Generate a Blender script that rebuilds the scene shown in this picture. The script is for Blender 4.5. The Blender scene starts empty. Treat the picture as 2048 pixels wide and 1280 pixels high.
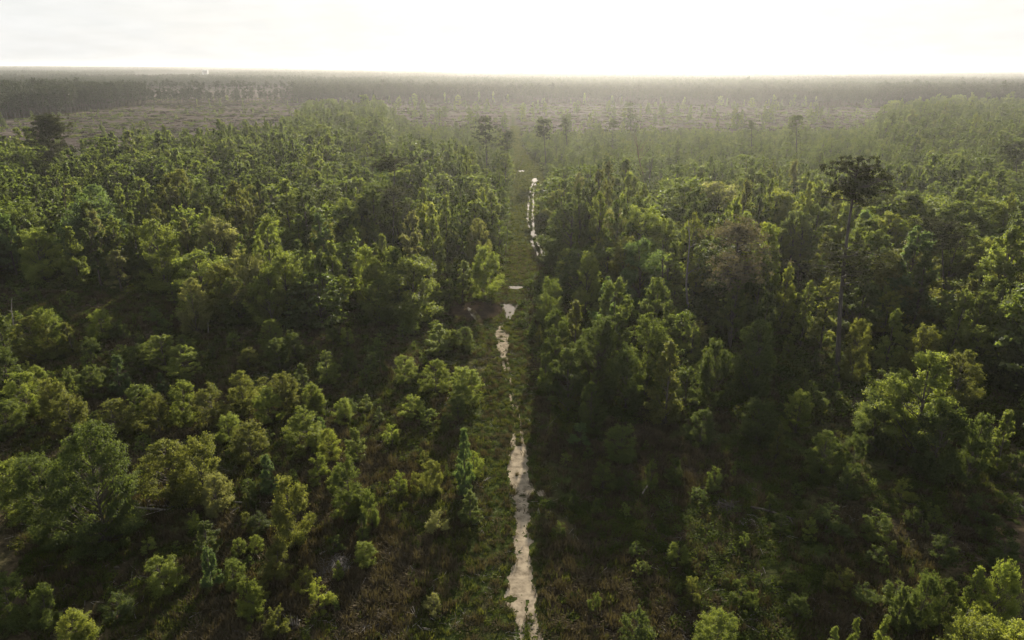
import bpy, math, random
import numpy as np
from mathutils import Matrix, Vector

R = math.radians
C = bpy.context.scene.collection
sc = bpy.context.scene
rng = np.random.default_rng(7)

# ------------------------------------------------------------------ camera
CAM_H = 38.0
PITCH = 20.40           # degrees below the horizon
ROLL = 0.22
F = 1365.0              # focal length in pixels of a 2048 px wide picture
cam_d = bpy.data.cameras.new("camera"); cam = bpy.data.objects.new("camera", cam_d); C.objects.link(cam)
cam_d.sensor_width = 36.0; cam_d.lens = 36.0 * F / 2048.0
cam_d.clip_start = 0.5; cam_d.clip_end = 60000.0
MCAM = Matrix.Rotation(R(90 - PITCH), 4, 'X') @ Matrix.Rotation(R(ROLL), 4, 'Z')
MCAM = Matrix.Translation((0, 0, CAM_H)) @ MCAM
cam.matrix_world = MCAM
sc.camera = cam
ROT = np.array(MCAM.to_3x3()); ROTI = ROT.T

# ------------------------------------------------------------------ light
SUN_EL, SUN_AZ = 17.0, 8.5           # degrees; azimuth measured to the right of straight ahead (+Y)
sd = bpy.data.lights.new("sun", 'SUN'); sun = bpy.data.objects.new("sun", sd); C.objects.link(sun)
sd.energy = 5.0; sd.angle = R(0.6); sd.color = (1.0, 0.91, 0.76)
sdir = Vector((math.sin(R(SUN_AZ)) * math.cos(R(SUN_EL)), math.cos(R(SUN_AZ)) * math.cos(R(SUN_EL)), math.sin(R(SUN_EL))))
sun.rotation_euler = sdir.to_track_quat('Z', 'Y').to_euler()
sun.location = (0, 0, 200)
w = bpy.data.worlds.new("World"); sc.world = w; w.use_nodes = True
wt = w.node_tree; wt.nodes.clear()
def N(t, k, **kw):
    n = t.nodes.new(k)
    for a, b in kw.items(): setattr(n, a, b)
    return n
wo = N(wt, 'ShaderNodeOutputWorld'); bg = N(wt, 'ShaderNodeBackground'); sky = N(wt, 'ShaderNodeTexSky')
sky.sky_type = 'NISHITA'; sky.sun_disc = False; sky.sun_elevation = R(SUN_EL); sky.sun_rotation = R(SUN_AZ)
sky.dust_density = 2.0; sky.air_density = 1.0; sky.ozone_density = 1.0; sky.altitude = 40
bg.inputs['Strength'].default_value = 0.05
tc = N(wt, 'ShaderNodeTexCoord'); sep = N(wt, 'ShaderNodeSeparateXYZ'); wt.links.new(tc.outputs['Generated'], sep.inputs[0])
# thin cloud sheet: the view direction projected on a flat layer
mx = N(wt, 'ShaderNodeMath', operation='ADD'); mx.inputs[1].default_value = 0.22; wt.links.new(sep.outputs['Z'], mx.inputs[0])
dv = N(wt, 'ShaderNodeVectorMath', operation='DIVIDE'); cb = N(wt, 'ShaderNodeCombineXYZ')
for k in range(3): wt.links.new(mx.outputs[0], cb.inputs[k])
wt.links.new(tc.outputs['Generated'], dv.inputs[0]); wt.links.new(cb.outputs[0], dv.inputs[1])
nz = N(wt, 'ShaderNodeTexNoise'); nz.inputs['Scale'].default_value = 3.0; nz.inputs['Detail'].default_value = 9; nz.inputs['Roughness'].default_value = 0.58
wt.links.new(dv.outputs[0], nz.inputs['Vector'])
cr = N(wt, 'ShaderNodeValToRGB'); cr.color_ramp.elements[0].position = 0.40; cr.color_ramp.elements[1].position = 0.66
cr.color_ramp.elements[0].color = (0.94, 0.94, 0.94, 1); cr.color_ramp.elements[1].color = (0.98, 0.98, 0.98, 1)
wt.links.new(nz.outputs['Fac'], cr.inputs['Fac'])
cn = N(wt, 'ShaderNodeTexNoise'); cn.inputs['Scale'].default_value = 4.5; cn.inputs['Detail'].default_value = 8; wt.links.new(dv.outputs[0], cn.inputs['Vector'])
cc = N(wt, 'ShaderNodeValToRGB'); cc.color_ramp.elements[0].position = 0.35; cc.color_ramp.elements[1].position = 0.65
cc.color_ramp.elements[0].color = (7.6, 7.7, 7.65, 1); cc.color_ramp.elements[1].color = (8.2, 8.25, 8.2, 1)
wt.links.new(cn.outputs['Fac'], cc.inputs['Fac'])
mixs = N(wt, 'ShaderNodeMix', data_type='RGBA')
cov = N(wt, 'ShaderNodeMapRange'); cov.inputs[1].default_value = 0.05; cov.inputs[2].default_value = 0.5; cov.inputs[3].default_value = 1.03; cov.inputs[4].default_value = 0.45
wt.links.new(sep.outputs['Z'], cov.inputs[0])
cvm = N(wt, 'ShaderNodeMath', operation='MULTIPLY'); wt.links.new(cov.outputs[0], cvm.inputs[0]); wt.links.new(cr.outputs['Color'], cvm.inputs[1])
wt.links.new(cvm.outputs[0], mixs.inputs[0]); wt.links.new(sky.outputs[0], mixs.inputs[6]); wt.links.new(cc.outputs['Color'], mixs.inputs[7])
# the sky is brighter round the sun than the clouds elsewhere
addc = N(wt, 'ShaderNodeMix', data_type='RGBA', blend_type='ADD'); addc.inputs[0].default_value = 0.05
wt.links.new(mixs.outputs[2], addc.inputs[6]); wt.links.new(sky.outputs[0], addc.inputs[7])
wt.links.new(addc.outputs[2], bg.inputs['Color']); wt.links.new(bg.outputs[0], wo.inputs['Surface'])
sc.view_settings.view_transform = 'Standard'; sc.view_settings.look = 'None'; sc.view_settings.gamma = 1
sc.view_settings.exposure = 1.16
sc.cycles.max_bounces = 6; sc.cycles.diffuse_bounces = 3; sc.cycles.transmission_bounces = 4; sc.cycles.glossy_bounces = 2
sc.cycles.volume_bounces = 0; sc.cycles.use_denoising = True
sc.cycles.use_adaptive_sampling = False

# ------------------------------------------------------------------ pixels and world
def px_dir(px, py):
    d = ROT @ np.array([(px - 1024) / F, -(py - 640) / F, -1.0]); return d
def at(px, py, z=0.0):
    d = px_dir(px, py); t = (z - CAM_H) / d[2]; return np.array([d[0] * t, d[1] * t, z])
def proj(x, y, z=0.0):
    p = np.stack([np.asarray(x, float), np.asarray(y, float), np.asarray(z, float) + 0 * np.asarray(x, float) - CAM_H])
    c = np.tensordot(ROTI, p, 1); dep = np.maximum(-c[2], 1e-3)
    return 1024 + F * c[0] / dep, 640 - F * c[1] / dep, -c[2]
def line(pts):
    a = np.array(pts, float); return lambda v: np.interp(v, a[:, 0], a[:, 1])
def vnoise(x, y, s, seed=0):
    """value noise in the plane, 0..1"""
    x = np.asarray(x, float) / s + 137.3 * seed; y = np.asarray(y, float) / s - 91.7 * seed
    xi = np.floor(x); yi = np.floor(y); fx = x - xi; fy = y - yi; fx = fx * fx * (3 - 2 * fx); fy = fy * fy * (3 - 2 * fy)
    def h(a, b):
        v = np.sin(a * 127.1 + b * 311.7 + seed * 17.3) * 43758.5453; return v - np.floor(v)
    return (h(xi, yi) * (1 - fx) + h(xi + 1, yi) * fx) * (1 - fy) + (h(xi, yi + 1) * (1 - fx) + h(xi + 1, yi + 1) * fx) * fy
def fbm(x, y, s, seed=0):
    return (vnoise(x, y, s, seed) + .5 * vnoise(x, y, s / 2.1, seed + 1) + .25 * vnoise(x, y, s / 4.3, seed + 2)) / 1.75

# the edges of the zones, mostly as they lie on the ground in the photograph's pixels (x -> y, or y -> x for the corridor)
cor_l = line([(100, 1020), (240, 1019), (290, 1022), (330, 1027), (360, 1026), (420, 1022), (470, 1018), (510, 1018), (560, 995), (600, 935), (640, 870), (660, 930), (700, 968), (760, 985), (830, 955), (900, 970), (1000, 965), (1280, 880), (1700, 780)])
cor_r = line([(100, 1034), (240, 1035), (290, 1045), (330, 1078), (360, 1094), (420, 1088), (470, 1088), (510, 1098), (560, 1062), (600, 1046), (640, 1042), (700, 1052), (760, 1068), (830, 1078), (900, 1080), (1000, 1085), (1280, 1098), (1700, 1120)])  # near edge pulled in to the shadow line; duller ground colours imitate shade
front_l = line([(-1200, 560), (0, 578), (250, 590), (400, 590), (430, 655), (640, 665), (700, 655), (860, 645), (940, 600), (1000, 565), (1024, 560)])
back_l = line([(-1200, 332), (0, 332), (150, 350), (280, 322), (450, 300), (560, 290), (600, 245), (620, 224), (780, 226), (830, 262), (1024, 268)])
front_r = line([(1024, 740), (1075, 790), (1150, 850), (1300, 880), (1500, 900), (1700, 935), (1900, 970), (2100, 1005), (3200, 1080)])
back_r = line([(1024, 275), (1300, 272), (1600, 268), (1700, 266), (1760, 250), (1800, 228), (1900, 217), (3200, 212)])
far_f = line([(-1200, 262), (0, 242), (130, 229), (300, 209), (600, 206), (1100, 207), (1700, 214), (3200, 214)])
def in_corr(px, py): return (px > cor_l(py)) & (px < cor_r(py))
def zone(x, y):
    """0 near clearing left, 1 wood left, 2 brown felled field, 3 far forest, 4 corridor, 5 near clearing right, 6 wood right"""
    px, py, d = proj(x, y)
    out = d <= 1
    z = np.zeros(px.shape, int)
    left = px < 0.5 * (cor_l(py) + cor_r(py))
    fy = np.where(left, front_l(px), front_r(px)); by = np.where(left, back_l(px), back_r(px))
    z = np.where(left, 0, 5)
    z = np.where(py < fy, np.where(left, 1, 6), z)
    z = np.where(py < by, 2, z)
    z = np.where(py < far_f(px), 3, z)
    z = np.where((px > 292) & (px < 590) & (py < 205) & (py > 179), 2, z)
    z = np.where(in_corr(px, py) & (py > 225), 4, z)
    z = np.where(out | (py > 1900), np.where(np.asarray(x) < 0, 0, 5), z)
    return z, px, py

# ------------------------------------------------------------------ mesh helpers
def mesh_np(name, V, faces4=None, faces3=None, tone=None, mats=(), mi=None, smooth=False):
    me = bpy.data.meshes.new(name)
    V = np.asarray(V, np.float32).reshape(-1, 3)
    f4 = np.zeros((0, 4), np.int32) if faces4 is None else np.asarray(faces4, np.int32).reshape(-1, 4)
    f3 = np.zeros((0, 3), np.int32) if faces3 is None else np.asarray(faces3, np.int32).reshape(-1, 3)
    me.vertices.add(len(V)); me.vertices.foreach_set('co', V.ravel())
    loops = np.concatenate([f4.ravel(), f3.ravel()])
    me.loops.add(len(loops)); me.loops.foreach_set('vertex_index', loops)
    n4, n3 = len(f4), len(f3)
    me.polygons.add(n4 + n3)
    st = np.concatenate([np.arange(n4) * 4, n4 * 4 + np.arange(n3) * 3]).astype(np.int32)
    me.polygons.foreach_set('loop_start', st)
    if mi is not None: me.polygons.foreach_set('material_index', np.asarray(mi, np.int32))
    if tone is not None:
        a = me.attributes.new('tone', 'FLOAT', 'POINT'); a.data.foreach_set('value', np.asarray(tone, np.float32))
    for m in mats: me.materials.append(m)
    me.update(calc_edges=True)
    if smooth: me.polygons.foreach_set('use_smooth', np.ones(n4 + n3, bool))
    return me
def tube(pts, rad, n=6):
    """a tapered tube along points -> (V, quads)"""
    P = np.asarray(pts, float); k = len(P); rad = np.asarray(rad, float)
    T = np.gradient(P, axis=0); T /= np.linalg.norm(T, axis=1)[:, None] + 1e-9
    ref = np.where(np.abs(T[:, 2:3]) > 0.9, np.array([[1., 0, 0]]), np.array([[0, 0, 1.]]))
    U = np.cross(T, ref); U /= np.linalg.norm(U, axis=1)[:, None] + 1e-9; W = np.cross(T, U)
    a = np.arange(n) * 2 * math.pi / n
    V = P[:, None] + rad[:, None, None] * (np.cos(a)[None, :, None] * U[:, None] + np.sin(a)[None, :, None] * W[:, None])
    q = [(i * n + j, i * n + (j + 1) % n, (i + 1) * n + (j + 1) % n, (i + 1) * n + j) for i in range(k - 1) for j in range(n)]
    return V.reshape(-1, 3), np.array(q)
class Acc:
    def __init__(s): s.V = []; s.F = []; s.T = []; s.M = []; s.n = 0
    def add(s, V, Fq, tone=0.5, m=0):
        s.V.append(V); s.F.append(np.asarray(Fq) + s.n); s.n += len(V)
        s.T.append(np.full(len(V), tone) if np.isscalar(tone) else tone); s.M.append(np.full(len(Fq), m))
    def mesh(s, name, mats, smooth=False):
        return mesh_np(name, np.concatenate(s.V), np.concatenate(s.F), tone=np.concatenate(s.T), mats=mats, mi=np.concatenate(s.M), smooth=smooth)
def leaves(rg, P, Nrm, L, Wd, tone, jit=0.7):
    """diamond leaf faces at P whose normals lean to Nrm"""
    n = len(P)
    nn = Nrm + rg.normal(0, jit, (n, 3)); nn /= np.linalg.norm(nn, axis=1)[:, None] + 1e-9
    t = np.cross(nn, rg.normal(0, 1, (n, 3))); t /= np.linalg.norm(t, axis=1)[:, None] + 1e-9
    b = np.cross(nn, t)
    l = (L * rg.uniform(.65, 1.35, n))[:, None]; wd = (Wd * rg.uniform(.65, 1.35, n))[:, None]
    bend = nn * l * 0.18
    V = np.stack([P - t * l * .5 - bend, P + b * wd * .5, P + t * l * .5 - bend, P - b * wd * .5], 1).reshape(-1, 3)
    Fq = np.arange(4 * n).reshape(-1, 4)
    return V, Fq, np.repeat(tone, 4)

# ------------------------------------------------------------------ materials
def mat(name):
    m = bpy.data.materials.new(name); m.use_nodes = True; m.node_tree.nodes.clear(); return m, m.node_tree
def foliage_mat(name, stops, src, trans=0.5, rough=0.62, spec=0.22, gain=1.0, tgain=1.95, sand=0.0):
    """stops: colours from the oldest leaves to the freshest; src: 'RANDOM' (per instance) or 'COLOR' (per object)"""
    m, t = mat(name); o = N(t, 'ShaderNodeOutputMaterial'); oi = N(t, 'ShaderNodeObjectInfo')
    at_ = N(t, 'ShaderNodeAttribute', attribute_name='tone')
    if src == 'RANDOM':
        a = N(t, 'ShaderNodeMath', operation='MULTIPLY'); a.inputs[1].default_value = 0.75; t.links.new(oi.outputs['Random'], a.inputs[0])
        b = N(t, 'ShaderNodeMath', operation='MULTIPLY_ADD'); b.inputs[1].default_value = 0.42; t.links.new(at_.outputs['Fac'], b.inputs[0]); t.links.new(a.outputs[0], b.inputs[2])
        b2 = N(t, 'ShaderNodeMath', operation='SUBTRACT'); b2.inputs[1].default_value = 0.08; t.links.new(b.outputs[0], b2.inputs[0])
        r = N(t, 'ShaderNodeValToRGB'); el = r.color_ramp.elements
        while len(el) < len(stops): el.new(0.5)
        for i, s in enumerate(stops): el[i].position = i / (len(stops) - 1); el[i].color = (*[c * gain for c in s], 1)
        t.links.new(b2.outputs[0], r.inputs['Fac']); col = r.outputs['Color']
    else:
        hs = N(t, 'ShaderNodeHueSaturation'); mr = N(t, 'ShaderNodeMapRange'); mr.inputs[3].default_value = 0.62; mr.inputs[4].default_value = 1.4
        t.links.new(at_.outputs['Fac'], mr.inputs[0]); t.links.new(mr.outputs[0], hs.inputs['Value'])
        mh = N(t, 'ShaderNodeMapRange'); mh.inputs[3].default_value = 0.515; mh.inputs[4].default_value = 0.482
        t.links.new(at_.outputs['Fac'], mh.inputs[0]); t.links.new(mh.outputs[0], hs.inputs['Hue'])
        t.links.new(oi.outputs['Color'], hs.inputs['Color']); col = hs.outputs['Color']
    p = N(t, 'ShaderNodeBsdfPrincipled'); p.inputs['Roughness'].default_value = rough; p.inputs['Specular IOR Level'].default_value = spec
    tr = N(t, 'ShaderNodeBsdfTranslucent'); tm = N(t, 'ShaderNodeMix', data_type='RGBA', blend_type='MULTIPLY'); tm.inputs[0].default_value = 1
    tm.inputs[7].default_value = (1.19 * tgain, 1.19 * tgain, 0.42 * tgain, 1)
    ms = N(t, 'ShaderNodeMixShader'); ms.inputs[0].default_value = trans
    t.links.new(col, p.inputs['Base Color']); t.links.new(col, tm.inputs[6]); t.links.new(tm.outputs[2], tr.inputs['Color'])
    t.links.new(p.outputs[0], ms.inputs[1]); t.links.new(tr.outputs[0], ms.inputs[2]); t.links.new(ms.outputs[0], o.inputs['Surface'])
    return m
GREENS = [(.054, .073, .030), (.074, .098, .037), (.092, .119, .042), (.120, .152, .050), (.140, .150, .064)]
M_LEAF = foliage_mat("leaf", None, 'COLOR')
M_WOODLEAF = foliage_mat("woodland_leaf", GREENS, 'RANDOM')
M_FARLEAF = foliage_mat("far_pine_needle", [(.024, .036, .020), (.034, .048, .024), (.046, .060, .028)], 'RANDOM', trans=0.25, tgain=1.2)
M_NEEDLE = foliage_mat("pine_needle", None, 'COLOR', trans=0.25, tgain=1.1, spec=.1, rough=.8)
M_BRUSH = foliage_mat("brush_leaf", [(.030, .042, .014), (.045, .062, .016), (.060, .080, .018), (.085, .080, .030)], 'RANDOM', trans=0.4, spec=.08, rough=.8)
M_GRASS = foliage_mat("grass_blade", [(.038, .048, .018), (.060, .068, .022), (.092, .096, .032)], 'RANDOM', trans=0.42, tgain=1.4, spec=.08, rough=.8)
M_BROWN = foliage_mat('dead_foliage', [(.030, .024, .018), (.050, .040, .030)], 'RANDOM', trans=.1, tgain=1.0, spec=.0, rough=1.0)
M_STRAW = foliage_mat("dry_grass", [(.052, .042, .026), (.082, .066, .042), (.125, .102, .064)], 'RANDOM', trans=0.25, tgain=1.0, spec=.05, rough=.9)
def bark_mat(name, c1, c2, scale=6.0):
    m, t = mat(name); o = N(t, 'ShaderNodeOutputMaterial'); p = N(t, 'ShaderNodeBsdfPrincipled'); t.links.new(p.outputs[0], o.inputs[0])
    g = N(t, 'ShaderNodeTexCoord'); mp = N(t, 'ShaderNodeMapping'); mp.inputs['Scale'].default_value = (1, 1, .25); t.links.new(g.outputs['Object'], mp.inputs[0])
    n = N(t, 'ShaderNodeTexNoise'); n.inputs['Scale'].default_value = scale; n.inputs['Detail'].default_value = 5; t.links.new(mp.outputs[0], n.inputs['Vector'])
    r = N(t, 'ShaderNodeValToRGB'); r.color_ramp.elements[0].position = .3; r.color_ramp.elements[1].position = .7
    r.color_ramp.elements[0].color = (*c1, 1); r.color_ramp.elements[1].color = (*c2, 1)
    t.links.new(n.outputs['Fac'], r.inputs[0]); t.links.new(r.outputs[0], p.inputs['Base Color']); p.inputs['Roughness'].default_value = .85
    b = N(t, 'ShaderNodeBump'); b.inputs['Strength'].default_value = .6; b.inputs['Distance'].default_value = .05; t.links.new(n.outputs['Fac'], b.inputs['Height']); t.links.new(b.outputs[0], p.inputs['Normal'])
    return m
M_BARK = bark_mat("bark", (.045, .036, .028), (.11, .09, .07))
M_PBARK = bark_mat("pine_bark", (.034, .029, .027), (.095, .078, .068))
M_DEAD = bark_mat("weathered_wood", (.13, .11, .09), (.30, .27, .23), 9)
M_RUST = bark_mat("rusty_dead_wood", (.09, .05, .03), (.20, .12, .075), 9)

# ground
def ground_mat():
    m, t = mat("ground_soil"); o = N(t, 'ShaderNodeOutputMaterial'); p = N(t, 'ShaderNodeBsdfPrincipled'); t.links.new(p.outputs[0], o.inputs[0])
    p.inputs['Roughness'].default_value = 1.0; p.inputs['Specular IOR Level'].default_value = 0.0
    g = N(t, 'ShaderNodeNewGeometry')
    def noise(s, d, dist=0):
        n = N(t, 'ShaderNodeTexNoise'); n.inputs['Scale'].default_value = s; n.inputs['Detail'].default_value = d; n.inputs['Distortion'].default_value = dist
        t.links.new(g.outputs['Position'], n.inputs['Vector']); return n
    def ramp(src, a, b, ca=(0, 0, 0), cb=(1, 1, 1)):
        r = N(t, 'ShaderNodeValToRGB'); r.color_ramp.elements[0].position = a; r.color_ramp.elements[1].position = b
        r.color_ramp.elements[0].color = (*ca, 1); r.color_ramp.elements[1].color = (*cb, 1); t.links.new(src, r.inputs[0]); return r.outputs[0]
    def mix(f, a, b):
        n = N(t, 'ShaderNodeMix', data_type='RGBA')
        if isinstance(f, float): n.inputs[0].default_value = f
        else: t.links.new(f, n.inputs[0])
        for i, s in ((6, a), (7, b)):
            if isinstance(s, tuple): n.inputs[i].default_value = (*s, 1)
            else: t.links.new(s, n.inputs[i])
        return n.outputs[2]
    fine = noise(2.2, 9); mid = noise(.22, 8, .5); big = noise(.05, 5)
    soil = ramp(fine.outputs['Fac'], .35, .68, (.028, .022, .015), (.085, .064, .042))
    straw = ramp(fine.outputs['Fac'], .35, .68, (.06, .044, .026), (.15, .112, .066))
    green = ramp(fine.outputs['Fac'], .35, .68, (.030, .040, .012), (.065, .078, .022))
    base = mix(ramp(mid.outputs['Fac'], .45, .62), soil, straw)
    base = mix(ramp(big.outputs['Fac'], .45, .6), base, green)
    ag = N(t, 'ShaderNodeAttribute', attribute_name='green'); af = N(t, 'ShaderNodeAttribute', attribute_name='felled')
    gm = N(t, 'ShaderNodeMath', operation='MULTIPLY'); t.links.new(ag.outputs['Fac'], gm.inputs[0]); t.links.new(ramp(mid.outputs['Fac'], .30, .50), gm.inputs[1])
    base = mix(gm.outputs[0], base, green)
    # the felled fields: rows of slash, pale chips, some regrowth
    mp = N(t, 'ShaderNodeMapping'); mp.inputs['Scale'].default_value = (.012, .09, 1); mp.inputs['Rotation'].default_value = (0, 0, .05); t.links.new(g.outputs['Position'], mp.inputs[0])
    rows = N(t, 'ShaderNodeTexNoise'); rows.inputs['Scale'].default_value = 1.6; rows.inputs['Detail'].default_value = 8; rows.inputs['Roughness'].default_value = .65; t.links.new(mp.outputs[0], rows.inputs['Vector'])
    fel = ramp(rows.outputs['Fac'], .38, .62, (.050, .040, .035), (.150, .122, .104))
    fel = mix(ramp(noise(.02, 6).outputs['Fac'], .50, .66), fel, (.050, .056, .026))
    base = mix(af.outputs['Fac'], base, fel)
    t.links.new(base, p.inputs['Base Color'])
    b = N(t, 'ShaderNodeBump'); b.inputs['Strength'].default_value = .9; b.inputs['Distance'].default_value = .25; t.links.new(fine.outputs['Fac'], b.inputs['Height']); t.links.new(b.outputs[0], p.inputs['Normal'])
    return m
def sand_mat(name, c1, c2, wet=False):
    m, t = mat(name); o = N(t, 'ShaderNodeOutputMaterial'); p = N(t, 'ShaderNodeBsdfPrincipled'); t.links.new(p.outputs[0], o.inputs[0])
    g = N(t, 'ShaderNodeNewGeometry'); n = N(t, 'ShaderNodeTexNoise'); n.inputs['Scale'].default_value = 1.3; n.inputs['Detail'].default_value = 9; n.inputs['Roughness'].default_value = .62; t.links.new(g.outputs['Position'], n.inputs['Vector'])
    r = N(t, 'ShaderNodeValToRGB'); r.color_ramp.elements[0].position = .3; r.color_ramp.elements[1].position = .62; r.color_ramp.elements[0].color = (*c1, 1); r.color_ramp.elements[1].color = (*c2, 1)
    t.links.new(n.outputs['Fac'], r.inputs[0]); t.links.new(r.outputs[0], p.inputs['Base Color']); p.inputs['Roughness'].default_value = 1.0; p.inputs['Specular IOR Level'].default_value = .0
    b = N(t, 'ShaderNodeBump'); b.inputs['Strength'].default_value = .5; b.inputs['Distance'].default_value = .06; t.links.new(n.outputs['Fac'], b.inputs['Height']); t.links.new(b.outputs[0], p.inputs['Normal'])
    return m
def water_mat():
    m, t = mat("puddle_water"); o = N(t, 'ShaderNodeOutputMaterial'); p = N(t, 'ShaderNodeBsdfPrincipled'); t.links.new(p.outputs[0], o.inputs[0])
    p.inputs['Base Color'].default_value = (.06, .045, .03, 1); p.inputs['Roughness'].default_value = .04; p.inputs['IOR'].default_value = 1.33; p.inputs['Specular IOR Level'].default_value = .5
    g = N(t, 'ShaderNodeNewGeometry'); n = N(t, 'ShaderNodeTexNoise'); n.inputs['Scale'].default_value = 1.2; n.inputs['Detail'].default_value = 3; t.links.new(g.outputs['Position'], n.inputs['Vector'])
    b = N(t, 'ShaderNodeBump'); b.inputs['Strength'].default_value = .08; b.inputs['Distance'].default_value = .05; t.links.new(n.outputs['Fac'], b.inputs['Height']); t.links.new(b.outputs[0], p.inputs['Normal'])
    return m
M_GROUND = ground_mat(); M_SAND = sand_mat("sand", (.12, .096, .066), (.37, .305, .215)); M_WATER = water_mat(); M_MUD = sand_mat("mud", (.022, .016, .011), (.046, .034, .024))

def link(name, me, parent=None, loc=None):
    o = bpy.data.objects.new(name, me); C.objects.link(o)
    if parent is not None: o.parent = parent
    if loc is not None: o.location = loc
    return o
def thing(name, label, cat, loc, group=None, rotz=0, scale=(1, 1, 1), mesh=None):
    o = bpy.data.objects.new(name, mesh); C.objects.link(o); o.location = loc; o.rotation_euler = (0, 0, rotz); o.scale = scale
    if mesh is None: o.empty_display_size = .5
    o['label'] = label; o['category'] = cat
    if group: o['group'] = group
    return o
def struct(name, me):
    o = link(name, me); o['kind'] = 'structure'; return o

# ------------------------------------------------------------------ ground sheet
def build_ground():
    rings = np.concatenate([[0.0], np.geomspace(18, 16000, 420)]); na = 720
    ang = np.linspace(0, 2 * math.pi, na, endpoint=False)
    rr, aa = np.meshgrid(rings[1:], ang, indexing='ij'); X = (rr * np.sin(aa)).ravel(); Y = (rr * np.cos(aa)).ravel()
    z, px, py = zone(X, Y)
    green = np.where(z == 4, 1.0, 0.0); green = np.where((z == 0) & (px > 850), .6, green); green = np.where(((z == 1) | (z == 6)), .35, green)
    fel = np.where(z == 2, 1.0, 0.0)
    V = np.concatenate([[[0, 0, 0]], np.stack([X, Y, 0 * X], 1)])
    nr = len(rings) - 1
    i, j = np.meshgrid(np.arange(nr - 1), np.arange(na), indexing='ij'); a = 1 + i * na + j; b = 1 + i * na + (j + 1) % na
    q = np.stack([a, b, b + na, a + na], -1).reshape(-1, 4)[:, ::-1]
    t3 = np.stack([np.zeros(na, int), 1 + np.arange(na), 1 + (np.arange(na) + 1) % na], 1)[:, ::-1]
    me = mesh_np("ground", V, q, t3, mats=[M_GROUND])
    for nm, v in (('green', green), ('felled', fel)):
        at_ = me.attributes.new(nm, 'FLOAT', 'POINT'); at_.data.foreach_set('value', np.concatenate([[0], v]).astype(np.float32))
    return struct("ground", me)
build_ground()

def mask_sheet(name, x0, x1, y0, y1, step, fn, z, material, kind='structure'):
    """a flat sheet that keeps the cells of a fine grid where fn(world x, world y, px, py) holds"""
    xs = np.arange(x0, x1, step); ys = np.arange(y0, y1, step)
    cx, cy = np.meshgrid(xs + step / 2, ys + step / 2, indexing='ij'); px, py, _ = proj(cx, cy)
    keep = fn(cx, cy, px, py); ii, jj = np.nonzero(keep)
    if not len(ii): return None
    ny = len(ys) + 1; q = np.stack([ii * ny + jj, (ii + 1) * ny + jj, (ii + 1) * ny + jj + 1, ii * ny + jj + 1], 1)
    u, inv = np.unique(q.ravel(), return_inverse=True)
    V = np.stack([x0 + (u // ny) * step, y0 + (u % ny) * step, np.full(len(u), z)], 1)
    return struct(name, mesh_np(name, V, inv.reshape(-1, 4), mats=[material]))
# sandy track: its edges in the photograph
S_L = line([(640, 1003), (655, 998), (668, 992), (690, 994), (712, 1001), (718, 1006), (824, 1030), (845, 1027), (880, 1025), (900, 1024), (930, 1021), (950, 1016), (965, 1022), (985, 1028), (1005, 1028), (1030, 1031), (1060, 1031), (1090, 1031), (1130, 1031), (1150, 1020), (1170, 1016), (1192, 1010), (1210, 1013), (1235, 1027), (1260, 1036), (1290, 1042), (1500, 1062)])
S_R = line([(640, 1006), (655, 1010), (668, 1017), (690, 1017), (712, 1013), (718, 1010), (824, 1034), (845, 1042), (880, 1048), (900, 1053), (930, 1057), (965, 1060), (980, 1068), (995, 1061), (1010, 1052), (1030, 1056), (1060, 1058), (1090, 1061), (1130, 1064), (1170, 1066), (1210, 1068), (1240, 1074), (1290, 1084), (1500, 1110)])
def sand_fn(x, y, px, py):
    n = fbm(x, y, 1.6, 3) - .5; n2 = fbm(x, y, .5, 9) - .5; e = (n * 1.5 + n2 * .9) * 1.0
    k = 1365 / np.hypot(y, CAM_H)
    m = (px > S_L(py) - e * k * .55) & (px < S_R(py) + e * k * .55)
    m &= ((py > 824) | ((py > 640) & (py < 718)))
    for q in (-4, 4): m |= (py > 716) & (py < 830) & (np.abs(px - np.interp(py, [716, 770, 830], [1009, 1019, 1033]) - q) < 2.2 + n * 3) & (fbm(x, y, 1.7, 14 + q) > .52)
    # grassy ridge between the two ruts at the far end, weeds on the sand
    mid = (S_L(py) + S_R(py)) / 2
    m &= ~((np.abs(px - mid) < 5) & (py < 892) & (py > 820))
    m &= ~((np.abs(px - 1054 - n * 9) < 2.5 + n2 * 9) & (py > 1200))
    m &= ~((((px - 1021) / 11) ** 2 + ((py - 1199) / 6) ** 2) < .9 + n * 3 + n2 * 3)
    m &= ~((fbm(x, y, .34, 15) > .70) & (fbm(x, y, 3.1, 5) > .44))
    m |= (((px - 1085) / 13) ** 2 + ((py - 987) / 8) ** 2 < 1 + n * 2)
    patch = (py > 640) & (py < 718)
    m &= ~(patch & (fbm(x, y, .9, 12) < .38))
    m &= ~((py > 824) & (py < 870) & (fbm(x, y, .8, 13) < .43))
    return m
mask_sheet("sand_track", -5, 5, 24, 112, .09, sand_fn, .012, M_SAND)
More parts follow.
